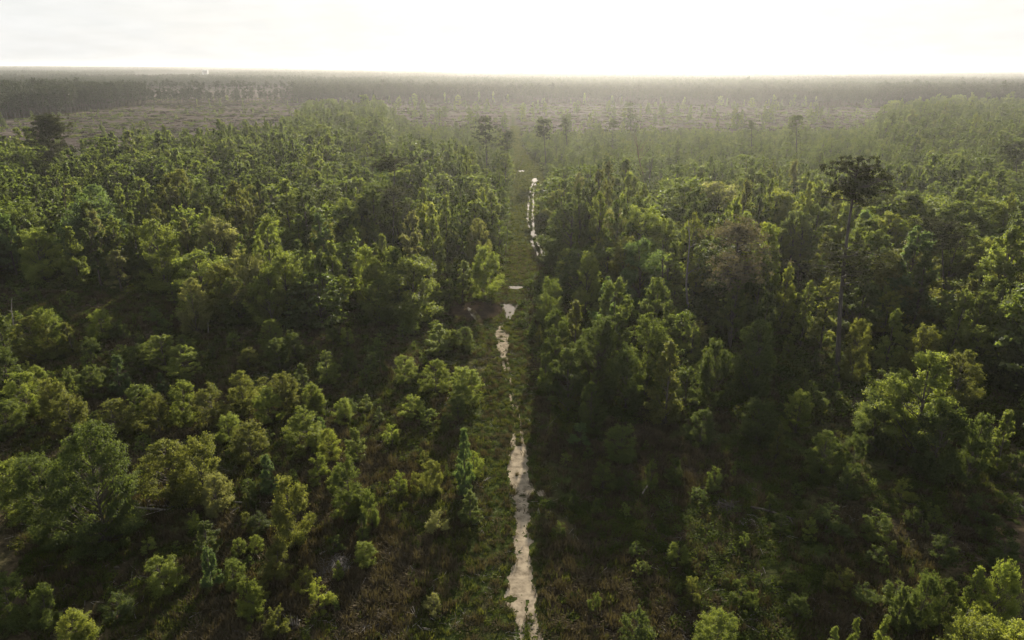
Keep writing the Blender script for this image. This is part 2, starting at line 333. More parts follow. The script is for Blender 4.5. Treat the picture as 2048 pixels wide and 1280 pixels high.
# muddy wheel tracks and puddles
def rut_fn(x, y, px, py):
    n = fbm(x, y, 2.4, 21) - .5; n2 = fbm(x, y, .8, 22) - .5
    k = 1365 / np.hypot(y, CAM_H); hw = k * (.25 + n * .38 + n2 * .25)
    a = np.interp(py, [357, 366, 378, 398, 405, 440, 452, 470, 478, 492, 500, 512], [1070, 1066, 1061, 1058, 1057, 1055, 1057, 1063, 1062, 1066, 1071, 1076])
    b = np.interp(py, [357, 366, 378, 390, 405, 440, 458, 474, 492, 505, 515], [1073, 1071, 1069, 1066, 1067, 1065, 1068, 1072, 1078, 1084, 1089])
    m = (np.abs(px - a) < hw) & (py > 358) & (py < 512) & ~((py > 455) & (py < 480))
    m |= (np.abs(px - b) < hw * 1.15) & (py > 358) & (py < 516)
    m |= (((px - 1067) / 5.5) ** 2 + ((py - 468) / 7) ** 2 < 1 + n)
    m |= (((px - 1069) / 6.5) ** 2 + ((py - 361) / 4.5) ** 2 < 1 + n * 2)
    m |= (((px - 1043) / 6) ** 2 + ((py - 342) / 1.8) ** 2 < 1 + n)
    return m
mask_sheet("rut_water", 0, 16, 128, 300, .12, rut_fn, .014, M_WATER)
def pud_fn(x, y, px, py):
    n = fbm(x, y, 1.4, 31) - .5; n2 = fbm(x, y, .45, 32) - .5
    m = (((px - 1018) / 13) ** 2 + ((py - 615) / 8.5) ** 2 < 1 + n * 1.6)
    m |= (np.abs(px - 1013 - (630 - py) * .1) < 4 + n * 6) & (py > 610) & (py < 637)
    m |= (np.abs(px - 1023 - (630 - py) * .45) < 3.4 + n * 5) & (py > 610) & (py < 638)
    m |= (((px - 1006) / 6) ** 2 + ((py - 609) / 2) ** 2 < 1 + n)
    return m
mask_sheet("puddle_water", -5, 6, 90, 125, .09, pud_fn, .014, M_WATER)
mask_sheet("far_puddle_water", -5, 8, 118, 140, .1, lambda x, y, px, py: (((px - 1032) / 14) ** 2 + ((py - 575) / 3) ** 2 < 1 + (fbm(x, y, 1.5, 41) - .5) * 2.4), .014, M_WATER)
def pud2_fn(x, y, px, py):
    n = fbm(x, y, 1.4, 51) - .5; n2 = fbm(x, y, .5, 52) - .5
    m = (((px - 952) / 13) ** 2 + ((py - 632 - (px - 952) * .9) / 7) ** 2 < 1.5 + n * 2)
    return m & (n2 < .20 + (py - 625) * .015)
mask_sheet("muddy_puddle_water", -16, -2, 88, 118, .1, pud2_fn, .018, M_WATER)
mask_sheet("mud", -22, -1, 88, 126, .14, lambda x, y, px, py: (((px - 955) / 55) ** 2 + ((py - 621) / 20) ** 2 < 1 + (fbm(x, y, 3, 61) - .5) * 1.8), .009, M_MUD)
def spot(x, y, px, py): return (((px - 576) / 9) ** 2 + ((py - 202) / 1.6) ** 2 < 1)
c_ = at(576, 202); mask_sheet("sand_clearing", c_[0] - 20, c_[0] + 20, c_[1] - 90, c_[1] + 90, 1.0, spot, .012, M_SAND)

# ------------------------------------------------------------------ tree builders (numpy)
def env(kind, t):
    """crown radius (0..1) at height t (0..1) of the crown"""
    if kind in ('dome', 'oak'): return np.sqrt(np.clip(1 - (2 * (t - .42)) ** 2 / 1.35, 0.02, 1))
    if kind == 'cone': return np.clip(1.12 * (1 - t) ** .75 * np.minimum(1, .35 + 4 * t), .06, 1)
    if kind == 'column': return np.clip(.55 + .45 * np.sin(t * 9 + 1) * .6 + .25 * (1 - t), .25, 1) * np.clip((1 - t) * 5, 0.15, 1)
    if kind == 'spread': return np.clip(np.sin(np.pi * np.clip(t, .03, .98) ** .8) ** .55, .1, 1)
    if kind == 'shrub': return np.sqrt(np.clip(1 - (t - .2) ** 2 / .75, .05, 1))
def make_tree(kind, H, Rr, base, nclump, nleaf, leaf, seed, wood=True, sides=6):
    rg = np.random.default_rng(seed); crown = Acc(); trunk = Acc()
    lean = rg.normal(0, .03, 2) * H
    tz = np.linspace(0, .94, 7); tp = np.stack([lean[0] * tz ** 1.5 + .04 * H * np.sin(tz * 5 + seed) * tz * .5, lean[1] * tz ** 1.5, tz * H], 1)
    r0 = .016 * H + .03
    if wood:
        V, q = tube(tp, r0 * (1 - .85 * tz), sides); trunk.add(V, q)
    t = rg.uniform(0, 1, nclump) ** (.85 if kind != 'cone' else 1.1)
    t[:2] = [.97, .9]
    phi = rg.uniform(0, 2 * math.pi, nclump) + np.arange(nclump) * 2.4
    asym = 1 + .22 * np.cos(phi * 1 + seed) + .14 * np.cos(phi * 3 + seed * 2)
    rad = env(kind, t) * Rr * np.clip(asym, .5, 1.4) * rg.uniform(.45, 1.0, nclump) ** .6
    zc = base * H + t * (1 - base) * H
    cx = np.interp(zc, tp[:, 2], tp[:, 0]) + rad * np.cos(phi) * .86; cy = np.interp(zc, tp[:, 2], tp[:, 1]) + rad * np.sin(phi) * .86
    cr_ = Rr * (.13 + .19 * rg.uniform(0, 1, nclump)) * (1 - .45 * t) * {'dome': 1.1, 'cone': 1.15, 'column': 1.1, 'spread': .98, 'shrub': 1.3, 'oak': .8}[kind]
    if kind == 'column': cr_ *= 1.25
    per = np.maximum(6, nleaf * cr_ ** 2 / (cr_ ** 2).sum()).astype(int)
    for i in range(nclump):
        n = per[i]; c = np.array([cx[i], cy[i], zc[i] - cr_[i] * .4])
        d = rg.normal(0, 1, (n, 3)); d /= np.linalg.norm(d, axis=1)[:, None]
        d[:, 2] = np.where(d[:, 2] < -.35, -d[:, 2], d[:, 2])
        rr = cr_[i] * rg.uniform(.15, 1.1, n) ** .5 * (1 + .5 * (rg.uniform(0, 1, n) > .88))
        sh = np.array([1.15, 1.15, .8]) if kind in ('spread', 'shrub', 'dome', 'oak') else np.array([1, 1, 1.15])
        # small sprays inside the clump make the surface uneven
        ns = max(3, n // 14); sp = rg.normal(0, 1, (ns, 3)); sp /= np.linalg.norm(sp, axis=1)[:, None]; sp[:, 2] = np.abs(sp[:, 2]) * .9 - .15
        k = rg.integers(0, ns, n); dd = sp[k] * .80 + d * .36
        up_ = np.array([math.cos(phi[i]) * .75, math.sin(phi[i]) * .75, .25 + .8 * t[i]]); stretch = cr_[i] * (rg.uniform(-.6, 1.5, ns) ** 1.0)[k][:, None] * up_ * rg.uniform(.4, 1.0)
        P = c + dd * rr[:, None] * sh + stretch
        P[:, 2] = np.maximum(P[:, 2], .05)
        nr = dd + np.array([0, 0, .55])
        tone = np.clip(rg.normal(.5, .13) + rg.normal(0, .10, ns)[k] + rg.normal(0, .10, n), 0, 1)
        V, q, T = leaves(rg, P, nr, leaf, leaf * .62, tone); crown.add(V, q, T)
        if wood and i % 2 == 0:
            z0 = max(.3, zc[i] - rad[i] * .7 - .1 * H); b0 = np.array([np.interp(z0, tp[:, 2], tp[:, 0]), np.interp(z0, tp[:, 2], tp[:, 1]), min(z0, tp[-1, 2])])
            mid = b0 * .45 + c * .55 + np.array([0, 0, -.04 * H])
            V, q = tube([b0, mid, c], [r0 * .34, r0 * .2, r0 * .05], 4); trunk.add(V, q)
    return crown, trunk
def make_pine(H, base, Rr, npad, nleaf, seed, lean=(0, 0), needle=(.30, .07), flat=.30, tiers=None, r0=None, bare=6, bend=0.0):
    rg = np.random.default_rng(seed); crown = Acc(); trunk = Acc()
    tz = np.linspace(0, .97, 12)
    tp = np.stack([lean[0] * tz + bend * np.sin(tz * math.pi), lean[1] * tz + .3 * np.sin(tz * 4 + seed), tz * H], 1)
    r0 = r0 or .011 * H + .05
    V, q = tube(tp, r0 * (1 - .72 * tz), 8); trunk.add(V, q)
    def on(z): return np.array([np.interp(z, tp[:, 2], tp[:, 0]), np.interp(z, tp[:, 2], tp[:, 1]), z])
    for i in range(npad):
        if tiers: a, b, rk = tiers[i % len(tiers)]; t = rg.uniform(a, b); rm = rk
        else:
            t = base + (1 - base) * rg.uniform(0, 1) ** .8; rm = np.clip(1.2 * math.sin(math.pi * min(1, max(.12, (t - base) / (1 - base))) ** .75) ** .6, .25, 1)
        z = t * H; ph = rg.uniform(0, 2 * math.pi); rad = Rr * rm * rg.uniform(.35, 1.0)
        b0 = on(z * .985); c = on(min(z, .97 * H)) + np.array([rad * math.cos(ph), rad * math.sin(ph), rad * rg.uniform(-.02, .32)])
        m_ = b0 * .5 + c * .5 + rg.normal(0, .08 * rad + .01, 3)
        V, q = tube([b0, m_, c], [r0 * .28, r0 * .17, r0 * .05], 4); trunk.add(V, q)
        nt = rg.integers(4, 9)      # needle tufts on side twigs
        pr = Rr * rg.uniform(.16, .30)
        for k in range(nt):
            f = rg.uniform(.45, 1.1); tc_ = b0 + (c - b0) * f + rg.normal(0, 1, 3) * np.array([pr, pr, pr * flat]); rs = pr * rg.uniform(.35, .75)
            n = max(4, int(nleaf / npad / nt)); d = rg.normal(0, 1, (n, 3)); d /= np.linalg.norm(d, axis=1)[:, None]
            P = tc_ + d * rs * rg.uniform(.2, 1, n)[:, None] * np.array([1, 1, .6]); tone = np.clip(rg.normal(.5, .12) + rg.normal(0, .12, n), 0, 1)
            V, q, T = leaves(rg, P, d + np.array([0, 0, .4]), needle[0], needle[1], tone, .9); crown.add(V, q, T)
            V, q = tube([m_ * .3 + c * .7, tc_], [r0 * .07, r0 * .03], 3); trunk.add(V, q)
    for i in range(bare):           # dead stubs under the crown
        z = H * rg.uniform(.35, max(.4, base)); ph = rg.uniform(0, 6.3); b0 = on(z); l = H * rg.uniform(.02, .06)
        V, q = tube([b0, b0 + np.array([l * math.cos(ph), l * math.sin(ph), l * .2])], [r0 * .18, r0 * .06], 4); trunk.add(V, q)
    return crown, trunk
def make_snag(H, seed, lean=(0, 0), r0=None, nb=8, fork=None, up=.7, bl=.22):
    rg = np.random.default_rng(seed); tr = Acc(); br = Acc(); tz = np.linspace(0, 1, 9); r0 = r0 or .013 * H + .04
    tp = np.stack([lean[0] * tz + .02 * H * np.sin(tz * 6 + seed), lean[1] * tz, tz * H], 1); V, q = tube(tp, r0 * (1 - .82 * tz), 7); tr.add(V, q)
    for i in range(nb):
        t = rg.uniform(.4, .95); b0 = np.array([np.interp(t, tz, tp[:, 0]), np.interp(t, tz, tp[:, 1]), t * H]); ph = rg.uniform(0, 6.3); l = H * bl * (1.2 - t) * rg.uniform(.6, 1.3)
        e = b0 + np.array([l * math.cos(ph), l * math.sin(ph), l * up]); m_ = (b0 + e) / 2 + rg.normal(0, .06 * l, 3)
        V, q = tube([b0, m_, e], [r0 * .35, r0 * .2, r0 * .06], 5); br.add(V, q)
        for k in range(3):
            f = rg.uniform(.3, .9); s = b0 + (e - b0) * f; V, q = tube([s, s + rg.normal(0, .3 * l, 3) + np.array([0, 0, .22 * l])], [r0 * .12, r0 * .03], 3); br.add(V, q)
    return tr, br

# prototypes of the broadleaf trees and shrubs: (kind, height, radius, crown base, clumps, leaves, leaf size)
SPEC = {'dome': (7, 3.0, .04, 96, 31000, .158), 'cone': (7, 1.9, .04, 70, 20000, .16), 'column': (10, 1.55, .14, 66, 19000, .185),
        'spread': (11, 3.3, .18, 74, 30000, .195), 'shrub': (3, 1.6, .0, 38, 9500, .12), 'oak': (12, 5.2, .02, 230, 85000, .165)}
PROTO = {}
for k, (H, Rr, b, nc, nl, lf) in SPEC.items():
    for v in range(4 if k != 'oak' else 2):
        cr1, tr1 = make_tree(k, H, Rr, b, nc, nl, lf, hash_ := 100 + 17 * v + 5 * list(SPEC).index(k))
        PROTO[k, v] = (cr1.mesh('crown', [M_LEAF]), tr1.mesh('trunk', [M_BARK], True))
def lod_mesh(name, kind, seed, nl, lf, leafm, nc=None):
    H, Rr, b, nc0, _, _ = SPEC[kind]
    c1, t1 = make_tree(kind, H, Rr, b, nc or nc0, nl, lf, seed, sides=4)
    off = c1.n; c1.V += t1.V; c1.F += [f + off for f in t1.F]; c1.T += t1.T; c1.M += [m * 0 + 1 for m in t1.M]; c1.n += t1.n
    return c1.mesh(name, [leafm, M_BARK])

# ------------------------------------------------------------------ scattering of stuff with geometry nodes
def instancer(name, pts, rotz, scl, idx, protos, label=None, tilt=None):
    """ONE stuff object: copies of a few source meshes on points (for what nobody could count)"""
    pts = np.asarray(pts, np.float32)
    me = bpy.data.meshes.new(name); me.vertices.add(len(pts)); me.vertices.foreach_set('co', pts.ravel())
    rot = np.zeros((len(pts), 3), np.float32); rot[:, 2] = rotz
    if tilt is not None: rot[:, :2] = tilt
    a = me.attributes.new('rot', 'FLOAT_VECTOR', 'POINT'); a.data.foreach_set('vector', rot.ravel())
    a = me.attributes.new('scl', 'FLOAT_VECTOR', 'POINT'); a.data.foreach_set('vector', np.asarray(scl, np.float32).ravel())
    a = me.attributes.new('idx', 'INT', 'POINT'); a.data.foreach_set('value', np.asarray(idx, np.int32))
    o = link(name, me); o['kind'] = 'stuff'
    if label: o['label'] = label
    ng = bpy.data.node_groups.new(name, 'GeometryNodeTree'); ng.interface.new_socket('Geometry', in_out='INPUT', socket_type='NodeSocketGeometry'); ng.interface.new_socket('Geometry', in_out='OUTPUT', socket_type='NodeSocketGeometry')
    gi = ng.nodes.new('NodeGroupInput'); go = ng.nodes.new('NodeGroupOutput'); ip = ng.nodes.new('GeometryNodeInstanceOnPoints'); jn = ng.nodes.new('GeometryNodeGeometryToInstance')
    jg = ng.nodes.new('GeometryNodeJoinGeometry')
    for p in reversed(protos):
        po = bpy.data.objects.new(name + '_source', p); oi = ng.nodes.new('GeometryNodeObjectInfo'); oi.inputs['Object'].default_value = po; oi.inputs['As Instance'].default_value = True
        ng.links.new(oi.outputs['Geometry'], jg.inputs[0])
    for nm, ty, sock in (('rot', 'FLOAT_VECTOR', 'Rotation'), ('scl', 'FLOAT_VECTOR', 'Scale'), ('idx', 'INT', 'Instance Index')):
        na = ng.nodes.new('GeometryNodeInputNamedAttribute'); na.data_type = ty; na.inputs['Name'].default_value = nm; ng.links.new(na.outputs[0], ip.inputs[sock])
    ip.inputs['Pick Instance'].default_value = True
    ng.links.new(gi.outputs[0], ip.inputs['Points']); ng.links.new(jg.outputs[0], ip.inputs['Instance']); ng.links.new(ip.outputs[0], go.inputs[0])
    md = o.modifiers.new('scatter', 'NODES'); md.node_group = ng
    return o
def jgrid(x0, x1, y0, y1, s, seed, jit=.8):
    rg = np.random.default_rng(seed); gx, gy = np.meshgrid(np.arange(x0, x1, s), np.arange(y0, y1, s)); gx = gx.ravel() + rg.uniform(-.5, .5, gx.size) * s * jit; gy = gy.ravel() + rg.uniform(-.5, .5, gy.size) * s * jit
    return gx, gy, rg
def fan(x, y, m=12): return np.abs(x) < y * .80 + m

# ------------------------------------------------------------------ where each tree stands
# hand-placed trees: (x, top y, base y, width) in the photograph's pixels, kind, tint
G_DARK, G_MID, G_OLIVE, G_BRIGHT, G_SAND, G_BLUE = (.056, .073, .030), (.080, .101, .037), (.102, .110, .040), (.124, .149, .047), (.146, .150, .080), (.078, .112, .056)
TINTS = [('dark green', G_DARK), ('mid-green', G_MID), ('olive-green', G_OLIVE), ('bright green', G_BRIGHT), ('sandy-green', G_SAND), ('bluish-green', G_BLUE), ('yellow-green', (.150, .168, .050))]
TN = {n: c for n, c in TINTS}
HAND = [
 (215, 855, 1090, 190, 'oak', 0), (120, 900, 1085, 140, 'oak', 0), (50, 920, 1040, 110, 'dome', 3), (350, 880, 1000, 115, 'dome', 2), (410, 876, 1000, 100, 'dome', 2),
 (505, 850, 930, 82, 'dome', 2), (618, 822, 905, 88, 'dome', 3), (545, 910, 990, 50, 'cone', 5), (437, 948, 1032, 70, 'dome', 4), (588, 962, 1095, 92, 'dome', 2),
 (702, 925, 1035, 80, 'dome', 1), (715, 855, 928, 52, 'cone', 3), (745, 985, 1060, 40, 'dome', 1), (810, 714, 768, 56, 'dome', 3), (872, 722, 790, 62, 'dome', 3), (930, 740, 812, 76, 'dome', 3),
 (880, 650, 712, 60, 'cone', 3), (930, 655, 705, 45, 'dome', 1), (916, 795, 842, 46, 'dome', 1), (826, 795, 840, 56, 'shrub', 3), (865, 922, 992, 50, 'dome', 2), (930, 862, 990, 52, 'cone', 5), (940, 980, 1050, 55, 'cone', 1),
 (800, 945, 992, 38, 'shrub', 3), (832, 948, 990, 26, 'shrub', 2), (785, 850, 892, 38, 'shrub', 3), (735, 790, 825, 30, 'cone', 3), (760, 815, 850, 26, 'cone', 1), (850, 905, 935, 30, 'shrub', 2),
 (415, 1040, 1115, 62, 'cone', 1), (425, 1090, 1185, 50, 'cone', 5), (330, 1115, 1185, 78, 'dome', 3), (505, 1160, 1245, 60, 'dome', 3), (300, 1080, 1112, 36, 'shrub', 3), (470, 1120, 1180, 50, 'dome', 1),
 (100, 1170, 1255, 62, 'dome', 1), (165, 1218, 1310, 76, 'dome', 6), (30, 1150, 1255, 92, 'dome', 1), (560, 1090, 1155, 62, 'dome', 2), (615, 1140, 1190, 45, 'shrub', 2), (640, 1165, 1225, 50, 'shrub', 6), (680, 1120, 1165, 26, 'cone', 3),
 (730, 1088, 1135, 52, 'dome', 3), (725, 1028, 1085, 34, 'cone', 1), (560, 1215, 1275, 60, 'shrub', 2), (240, 1190, 1240, 70, 'shrub', 0),
 (395, 558, 672, 58, 'dome', 4), (350, 565, 612, 24, 'column', 4), (450, 530, 640, 78, 'dome', 2), (512, 508, 640, 96, 'dome', 4), (580, 512, 645, 98, 'dome', 3), (480, 560, 650, 80, 'dome', 1), (545, 545, 660, 90, 'dome', 3), (615, 560, 650, 60, 'dome', 1),
 (75, 632, 725, 78, 'dome', 2), (105, 618, 722, 66, 'dome', 3), (148, 645, 715, 45, 'cone', 2), (207, 620, 682, 48, 'dome', 3), (15, 610, 720, 70, 'cone', 1), (25, 690, 790, 70, 'dome', 0),
 (655, 700, 772, 56, 'cone', 3), (335, 668, 750, 80, 'spread', 3), (372, 690, 775, 72, 'spread', 3), (243, 712, 795, 52, 'cone', 5), (545, 640, 705, 48, 'dome', 3), (592, 665, 725, 50, 'dome', 1), (500, 700, 745, 46, 'dome', 2), (560, 680, 740, 60, 'dome', 1),
 (290, 690, 750, 60, 'dome', 1), (190, 735, 800, 60, 'dome', 1), (60, 745, 840, 80, 'dome', 3), (115, 760, 850, 70, 'dome', 2), (20, 800, 880, 70, 'dome', 1), (150, 790, 870, 70, 'dome', 2), (235, 800, 880, 80, 'dome', 2), (290, 770, 850, 70, 'dome', 1),
 (375, 765, 850, 66, 'dome', 3), (320, 790, 870, 60, 'dome', 2), (430, 775, 855, 80, 'dome', 2), (490, 745, 830, 60, 'dome', 2), (575, 750, 830, 66, 'dome', 2), (540, 780, 850, 60, 'dome', 3), (630, 770, 835, 50, 'dome', 3), (460, 830, 890, 60, 'dome', 3), (610, 730, 790, 46, 'cone', 1),
 (660, 860, 925, 50, 'dome', 6), (640, 915, 975, 50, 'shrub', 3), (690, 800, 850, 46, 'dome', 3), (700, 985, 1030, 36, 'shrub', 1),
 # wood left of the track, trees that stand out
 (970, 500, 600, 74, 'dome', 3), (925, 520, 610, 40, 'column', 3), (895, 395, 520, 56, 'cone', 3), (870, 430, 560, 60, 'cone', 3), (770, 470, 610, 36, 'column', 3), (740, 500, 620, 60, 'dome', 3), (760, 560, 650, 66, 'dome', 1), (800, 545, 650, 40, 'cone', 0),
 (960, 440, 545, 50, 'dome', 4), (985, 385, 500, 44, 'column', 3), (900, 660, 700, 40, 'shrub', 3), (248, 430, 560, 36, 'column', 3), (245, 500, 590, 46, 'column', 4), (90, 460, 570, 90, 'dome', 3), (160, 455, 575, 60, 'cone', 3), (285, 425, 560, 55, 'cone', 1), (35, 425, 560, 50, 'spread', 5),
 (465, 475, 560, 30, 'column', 6), (505, 450, 560, 26, 'column', 1), (385, 440, 550, 45, 'cone', 4), (600, 380, 480, 60, 'dome', 3), (640, 340, 440, 70, 'spread', 3), (700, 400, 520, 60, 'dome', 3), (650, 250, 330, 66, 'spread', 3), (730, 190, 240, 34, 'spread', 3), (660, 200, 245, 50, 'dome', 3),
 # wood right of the track
 (1130, 500, 590, 60, 'cone', 3), (1100, 560, 660, 50, 'dome', 1), (1170, 510, 640, 60, 'dome', 3), (1120, 380, 470, 70, 'spread', 6), (1190, 640, 800, 110, 'oak', 0), (1250, 700, 830, 90, 'dome', 0), (1330, 690, 850, 90, 'cone', 2), (1375, 425, 600, 40, 'column', 6), (1410, 430, 600, 34, 'column', 3),
 (1385, 500, 620, 44, 'column', 6), (1110, 625, 760, 70, 'dome', 0), (1135, 700, 835, 80, 'spread', 0), (1090, 690, 790, 40, 'cone', 1), (1225, 560, 740, 90, 'spread', 1), (1290, 640, 800, 90, 'dome', 1),
 (1550, 458, 560, 56, 'spread', 3), (1595, 440, 560, 42, 'column', 3), (1560, 525, 660, 56, 'cone', 6), (1640, 550, 700, 54, 'column', 6), (1600, 560, 700, 40, 'column', 3), (1765, 580, 680, 70, 'spread', 6), (1770, 620, 740, 66, 'cone', 3), (1830, 650, 760, 70, 'dome', 2), (1935, 650, 760, 70, 'spread', 3), (1885, 445, 600, 90, 'spread', 1), (1800, 430, 560, 60, 'spread', 3),
 (1900, 700, 830, 90, 'dome', 2), (1980, 560, 720, 70, 'dome', 1), (2030, 640, 790, 80, 'dome', 0), (1700, 640, 770, 60, 'dome', 2), (1500, 640, 800, 90, 'dome', 0), (1420, 690, 820, 80, 'dome', 0), (1860, 815, 960, 110, 'dome', 0), (1930, 830, 970, 80, 'dome', 0), (1990, 820, 950, 60, 'cone', 3),
 (1590, 785, 870, 60, 'dome', 3), (1640, 865, 960, 74, 'dome', 1), (1510, 800, 890, 80, 'dome', 0), (1550, 850, 925, 40, 'cone', 2), (1740, 790, 900, 80, 'dome', 0), (1700, 870, 950, 56, 'dome', 0), (1180, 770, 870, 60, 'dome', 0), (1400, 820, 890, 60, 'dome', 0), (1460, 560, 700, 60, 'spread', 1), (1300, 560, 720, 80, 'spread', 1), (1240, 480, 620, 80, 'dome', 2),
 # right clearing and the near right corner
 (1240, 855, 925, 74, 'dome', 1), (1160, 850, 895, 48, 'shrub', 5), (1205, 930, 985, 66, 'shrub', 1), (1350, 915, 975, 44, 'cone', 1), (1300, 925, 985, 36, 'shrub', 1), (1425, 935, 985, 40, 'shrub', 1), (1800, 960, 1010, 44, 'shrub', 6), (1865, 1010, 1050, 34, 'cone', 3), (1845, 1040, 1075, 26, 'cone', 3), (1820, 1015, 1060, 36, 'shrub', 1), (1615, 1040, 1085, 34, 'shrub', 3),
 (1745, 1020, 1080, 70, 'shrub', 1), (1650, 1015, 1070, 80, 'shrub', 0), (1575, 1140, 1180, 40, 'shrub', 1), (1430, 1225, 1310, 88, 'dome', 3), (1660, 1250, 1320, 40, 'cone', 3), (1700, 1232, 1320, 34, 'cone', 3), (1752, 1232, 1325, 40, 'cone', 3), (1790, 1165, 1260, 50, 'cone', 1), (1830, 1140, 1270, 70, 'dome', 0), (1925, 1125, 1265, 62, 'cone', 3), (1968, 1112, 1275, 80, 'dome', 3),
 (1915, 1222, 1370, 150, 'dome', 6), (2000, 1240, 1390, 130, 'dome', 6), (1870, 1150, 1260, 60, 'dome', 0), (1500, 1180, 1230, 36, 'shrub', 1), (1480, 1160, 1210, 46, 'shrub', 0), (1270, 1225, 1300, 80, 'shrub', 0), (1190, 1190, 1230, 30, 'shrub', 1), (1690, 935, 1000, 60, 'shrub', 0), (1950, 990, 1050, 70, 'shrub', 0), (2000, 1080, 1140, 70, 'shrub', 0),
]
trees = []      # dict: x y h r kind tint hand
def add_tree(x, y, h, wdt, kind, tint, hand=False, name=None):
    trees.append(dict(x=float(x), y=float(y), h=float(h), w=float(wdt), kind=kind, tint=tint, hand=hand))
for (px, yt, yb, wp, kind, tint) in HAND:
    g = at(px, yb - 4); d = px_dir(px, yt); t = math.hypot(g[0], g[1]) / math.hypot(d[0], d[1]); h = CAM_H + d[2] * t
    dep = proj(g[0], g[1], h / 2)[2]; add_tree(g[0], g[1], max(1.0, h), wp / F * float(dep), kind, tint, True)
hx = np.array([t['x'] for t in trees]); hy = np.array([t['y'] for t in trees]); hw = np.array([t['w'] for t in trees])
def far_from_hand(x, y, f=.42):
    ok = np.ones(len(x), bool)
    for a, b, c in zip(hx, hy, hw): ok &= (x - a) ** 2 + (y - b) ** 2 > (c * f + .5) ** 2
    return ok
def blocks_hand(x, y, h):
    """a generated tree must not stand just in front of a hand-placed one"""
    ok = np.ones(len(x), bool)
    for i, t in enumerate(trees[:len(HAND)]):
        if t['kind'] == 'shrub': continue
        dx = x - t['x'] * y / t['y']; ok &= ~((np.abs(dx) < t['w'] * .45) & (y < t['y']) & (y > t['y'] - 3.4 * t['h'] * .8) & (y + h * 1.2 > t['y'] - t['h'] * .4) )
    return ok
def margin_ok(x, y, r):
    ok = np.ones(len(x), bool)
    for dx in (-r, r): zz, _, _ = zone(x + dx, y); ok &= zz != 4
    return ok
# places on the track that the photograph shows in full
KEEP = [(x_, y_) for x_, y_ in zip(np.interp(np.arange(345, 520, 8), [345, 362, 400, 455, 470, 492, 520], [1045, 1068, 1062, 1063, 1068, 1073, 1086]), np.arange(345, 520, 8))] + [(1055, 400), (1075, 400), (1052, 440), (1074, 440), (1075, 470), (1083, 500), (1080, 516), (1022, 575), (1040, 575), (1018, 612), (1026, 620), (1012, 632), (985, 625), (950, 630), (962, 642), (940, 620), (1005, 660), (1005, 690), (1005, 710), (1025, 300), (1030, 330), (1040, 380), (1035, 430), (1030, 480), (1035, 540), (1030, 255), (1024, 275)]
KEEP2 = []      # trunks and crowns that stand free in the photograph: (x, y, distance)
for xa, ya, xb, yb, ybase in ((1722, 320, 1682, 735, 755), (1478, 460, 1460, 675, 690), (788, 320, 785, 485, 500), (96, 240, 104, 350, 372), (970, 240, 974, 335, 345), (1886, 450, 1889, 560, 620), (1374, 440, 1378, 600, 640), (1268, 266, 1292, 360, 372), (1304, 314, 1298, 365, 378), (2036, 290, 2031, 370, 380), (130, 370, 145, 480, 492), (1086, 245, 1092, 320, 345), (1322, 490, 1335, 610, 640), (1595, 450, 1595, 540, 560), (1385, 510, 1385, 600, 620), (248, 435, 248, 540, 560), (395, 570, 395, 660, 672), (895, 400, 895, 500, 520), (1640, 560, 1640, 680, 700), (1765, 590, 1765, 660, 680)):
    for f_ in np.linspace(0, 1, 6): KEEP2.append((xa + (xb - xa) * f_, ya + (yb - ya) * f_, float(at((xa + xb) / 2, ybase)[1])))
def hides(x, y, h):
    px, yb, _ = proj(x, y, 0.0); _, yt, d = proj(x, y, h); w2 = .24 * h * F / d
    return any(abs(px - a) < w2 and yt < b < yb for a, b in KEEP) or any(y < yg - .5 and abs(px - a) < w2 + 3 and yt < b < yb for a, b, yg in KEEP2)
# woods near the camera
def fill(zid, s, seed, hf, kinds, prob, tint_p, xr=340, y0=40, y1=520, cond=None, dens=None, rr=1.0):
    gx, gy, rg = jgrid(-xr, xr, y0, y1, s, seed); k = fan(gx, gy) ; gx, gy = gx[k], gy[k]
    z, px, py = zone(gx, gy); k = (z == zid)
    if cond is not None: k &= cond(gx, gy, px, py)
    if dens is not None: k &= rg.uniform(0, 1, len(gx)) < dens(gx, gy, px, py)
    k &= margin_ok(gx, gy, rr) & far_from_hand(gx, gy); gx, gy, px, py = gx[k], gy[k], px[k], py[k]
    h = hf(gx, gy, px, py, rg); k = blocks_hand(gx, gy, h) | (gy > 135); gx, gy, px, py, h = gx[k], gy[k], px[k], py[k], h[k]
    clus = fbm(gx, gy, 22, seed + 5)
    for i in range(len(gx)):
        if hides(gx[i], gy[i], h[i]): continue
        kd = kinds[rg.choice(len(kinds), p=prob)]; H, Rr = SPEC[kd][:2]; tint = rg.choice(7, p=tint_p)
        add_tree(gx[i], gy[i], h[i] * (.85 if kd == 'dome' else 1.1 if kd == 'column' else 1), 2 * Rr * h[i] / H * rg.uniform(.60, 1.18) * (1.1 if kd == 'dome' else 1), kd, tint)
woodk = ['dome', 'cone', 'column', 'spread']
WT = [.16, .22, .14, .30, .06, .04, .08]
def hl(x, y, px, py, g):
    h = g.normal(8.6, 2.0, len(x)) + 4.5 * (g.uniform(0, 1, len(x)) > .68) + 5 * (fbm(x, y, 38, 2) - .5)
    return np.clip(h * np.clip(1.05 - (y - 130) / 1400, .8, 1.1) * np.where((px > 770) & (y > 270), .5, 1), 3, 15.5)
def hr(x, y, px, py, g):
    h = g.normal(9.4, 2.2, len(x)) + 4.0 * (g.uniform(0, 1, len(x)) > .68) + 5 * (fbm(x, y, 38, 4) - .5)
    h *= np.interp(y, [50, 90, 150, 210, 270, 460], [1.0, 1.1, 1.0, .68, .42, .34]); h *= np.where(g.uniform(0, 1, len(x)) > .965, 1.6, 1)
    h = np.where(px > 1750, h * np.interp(y, [200, 400], [1, 2.2]), h); return np.clip(h, 2.6, 16)
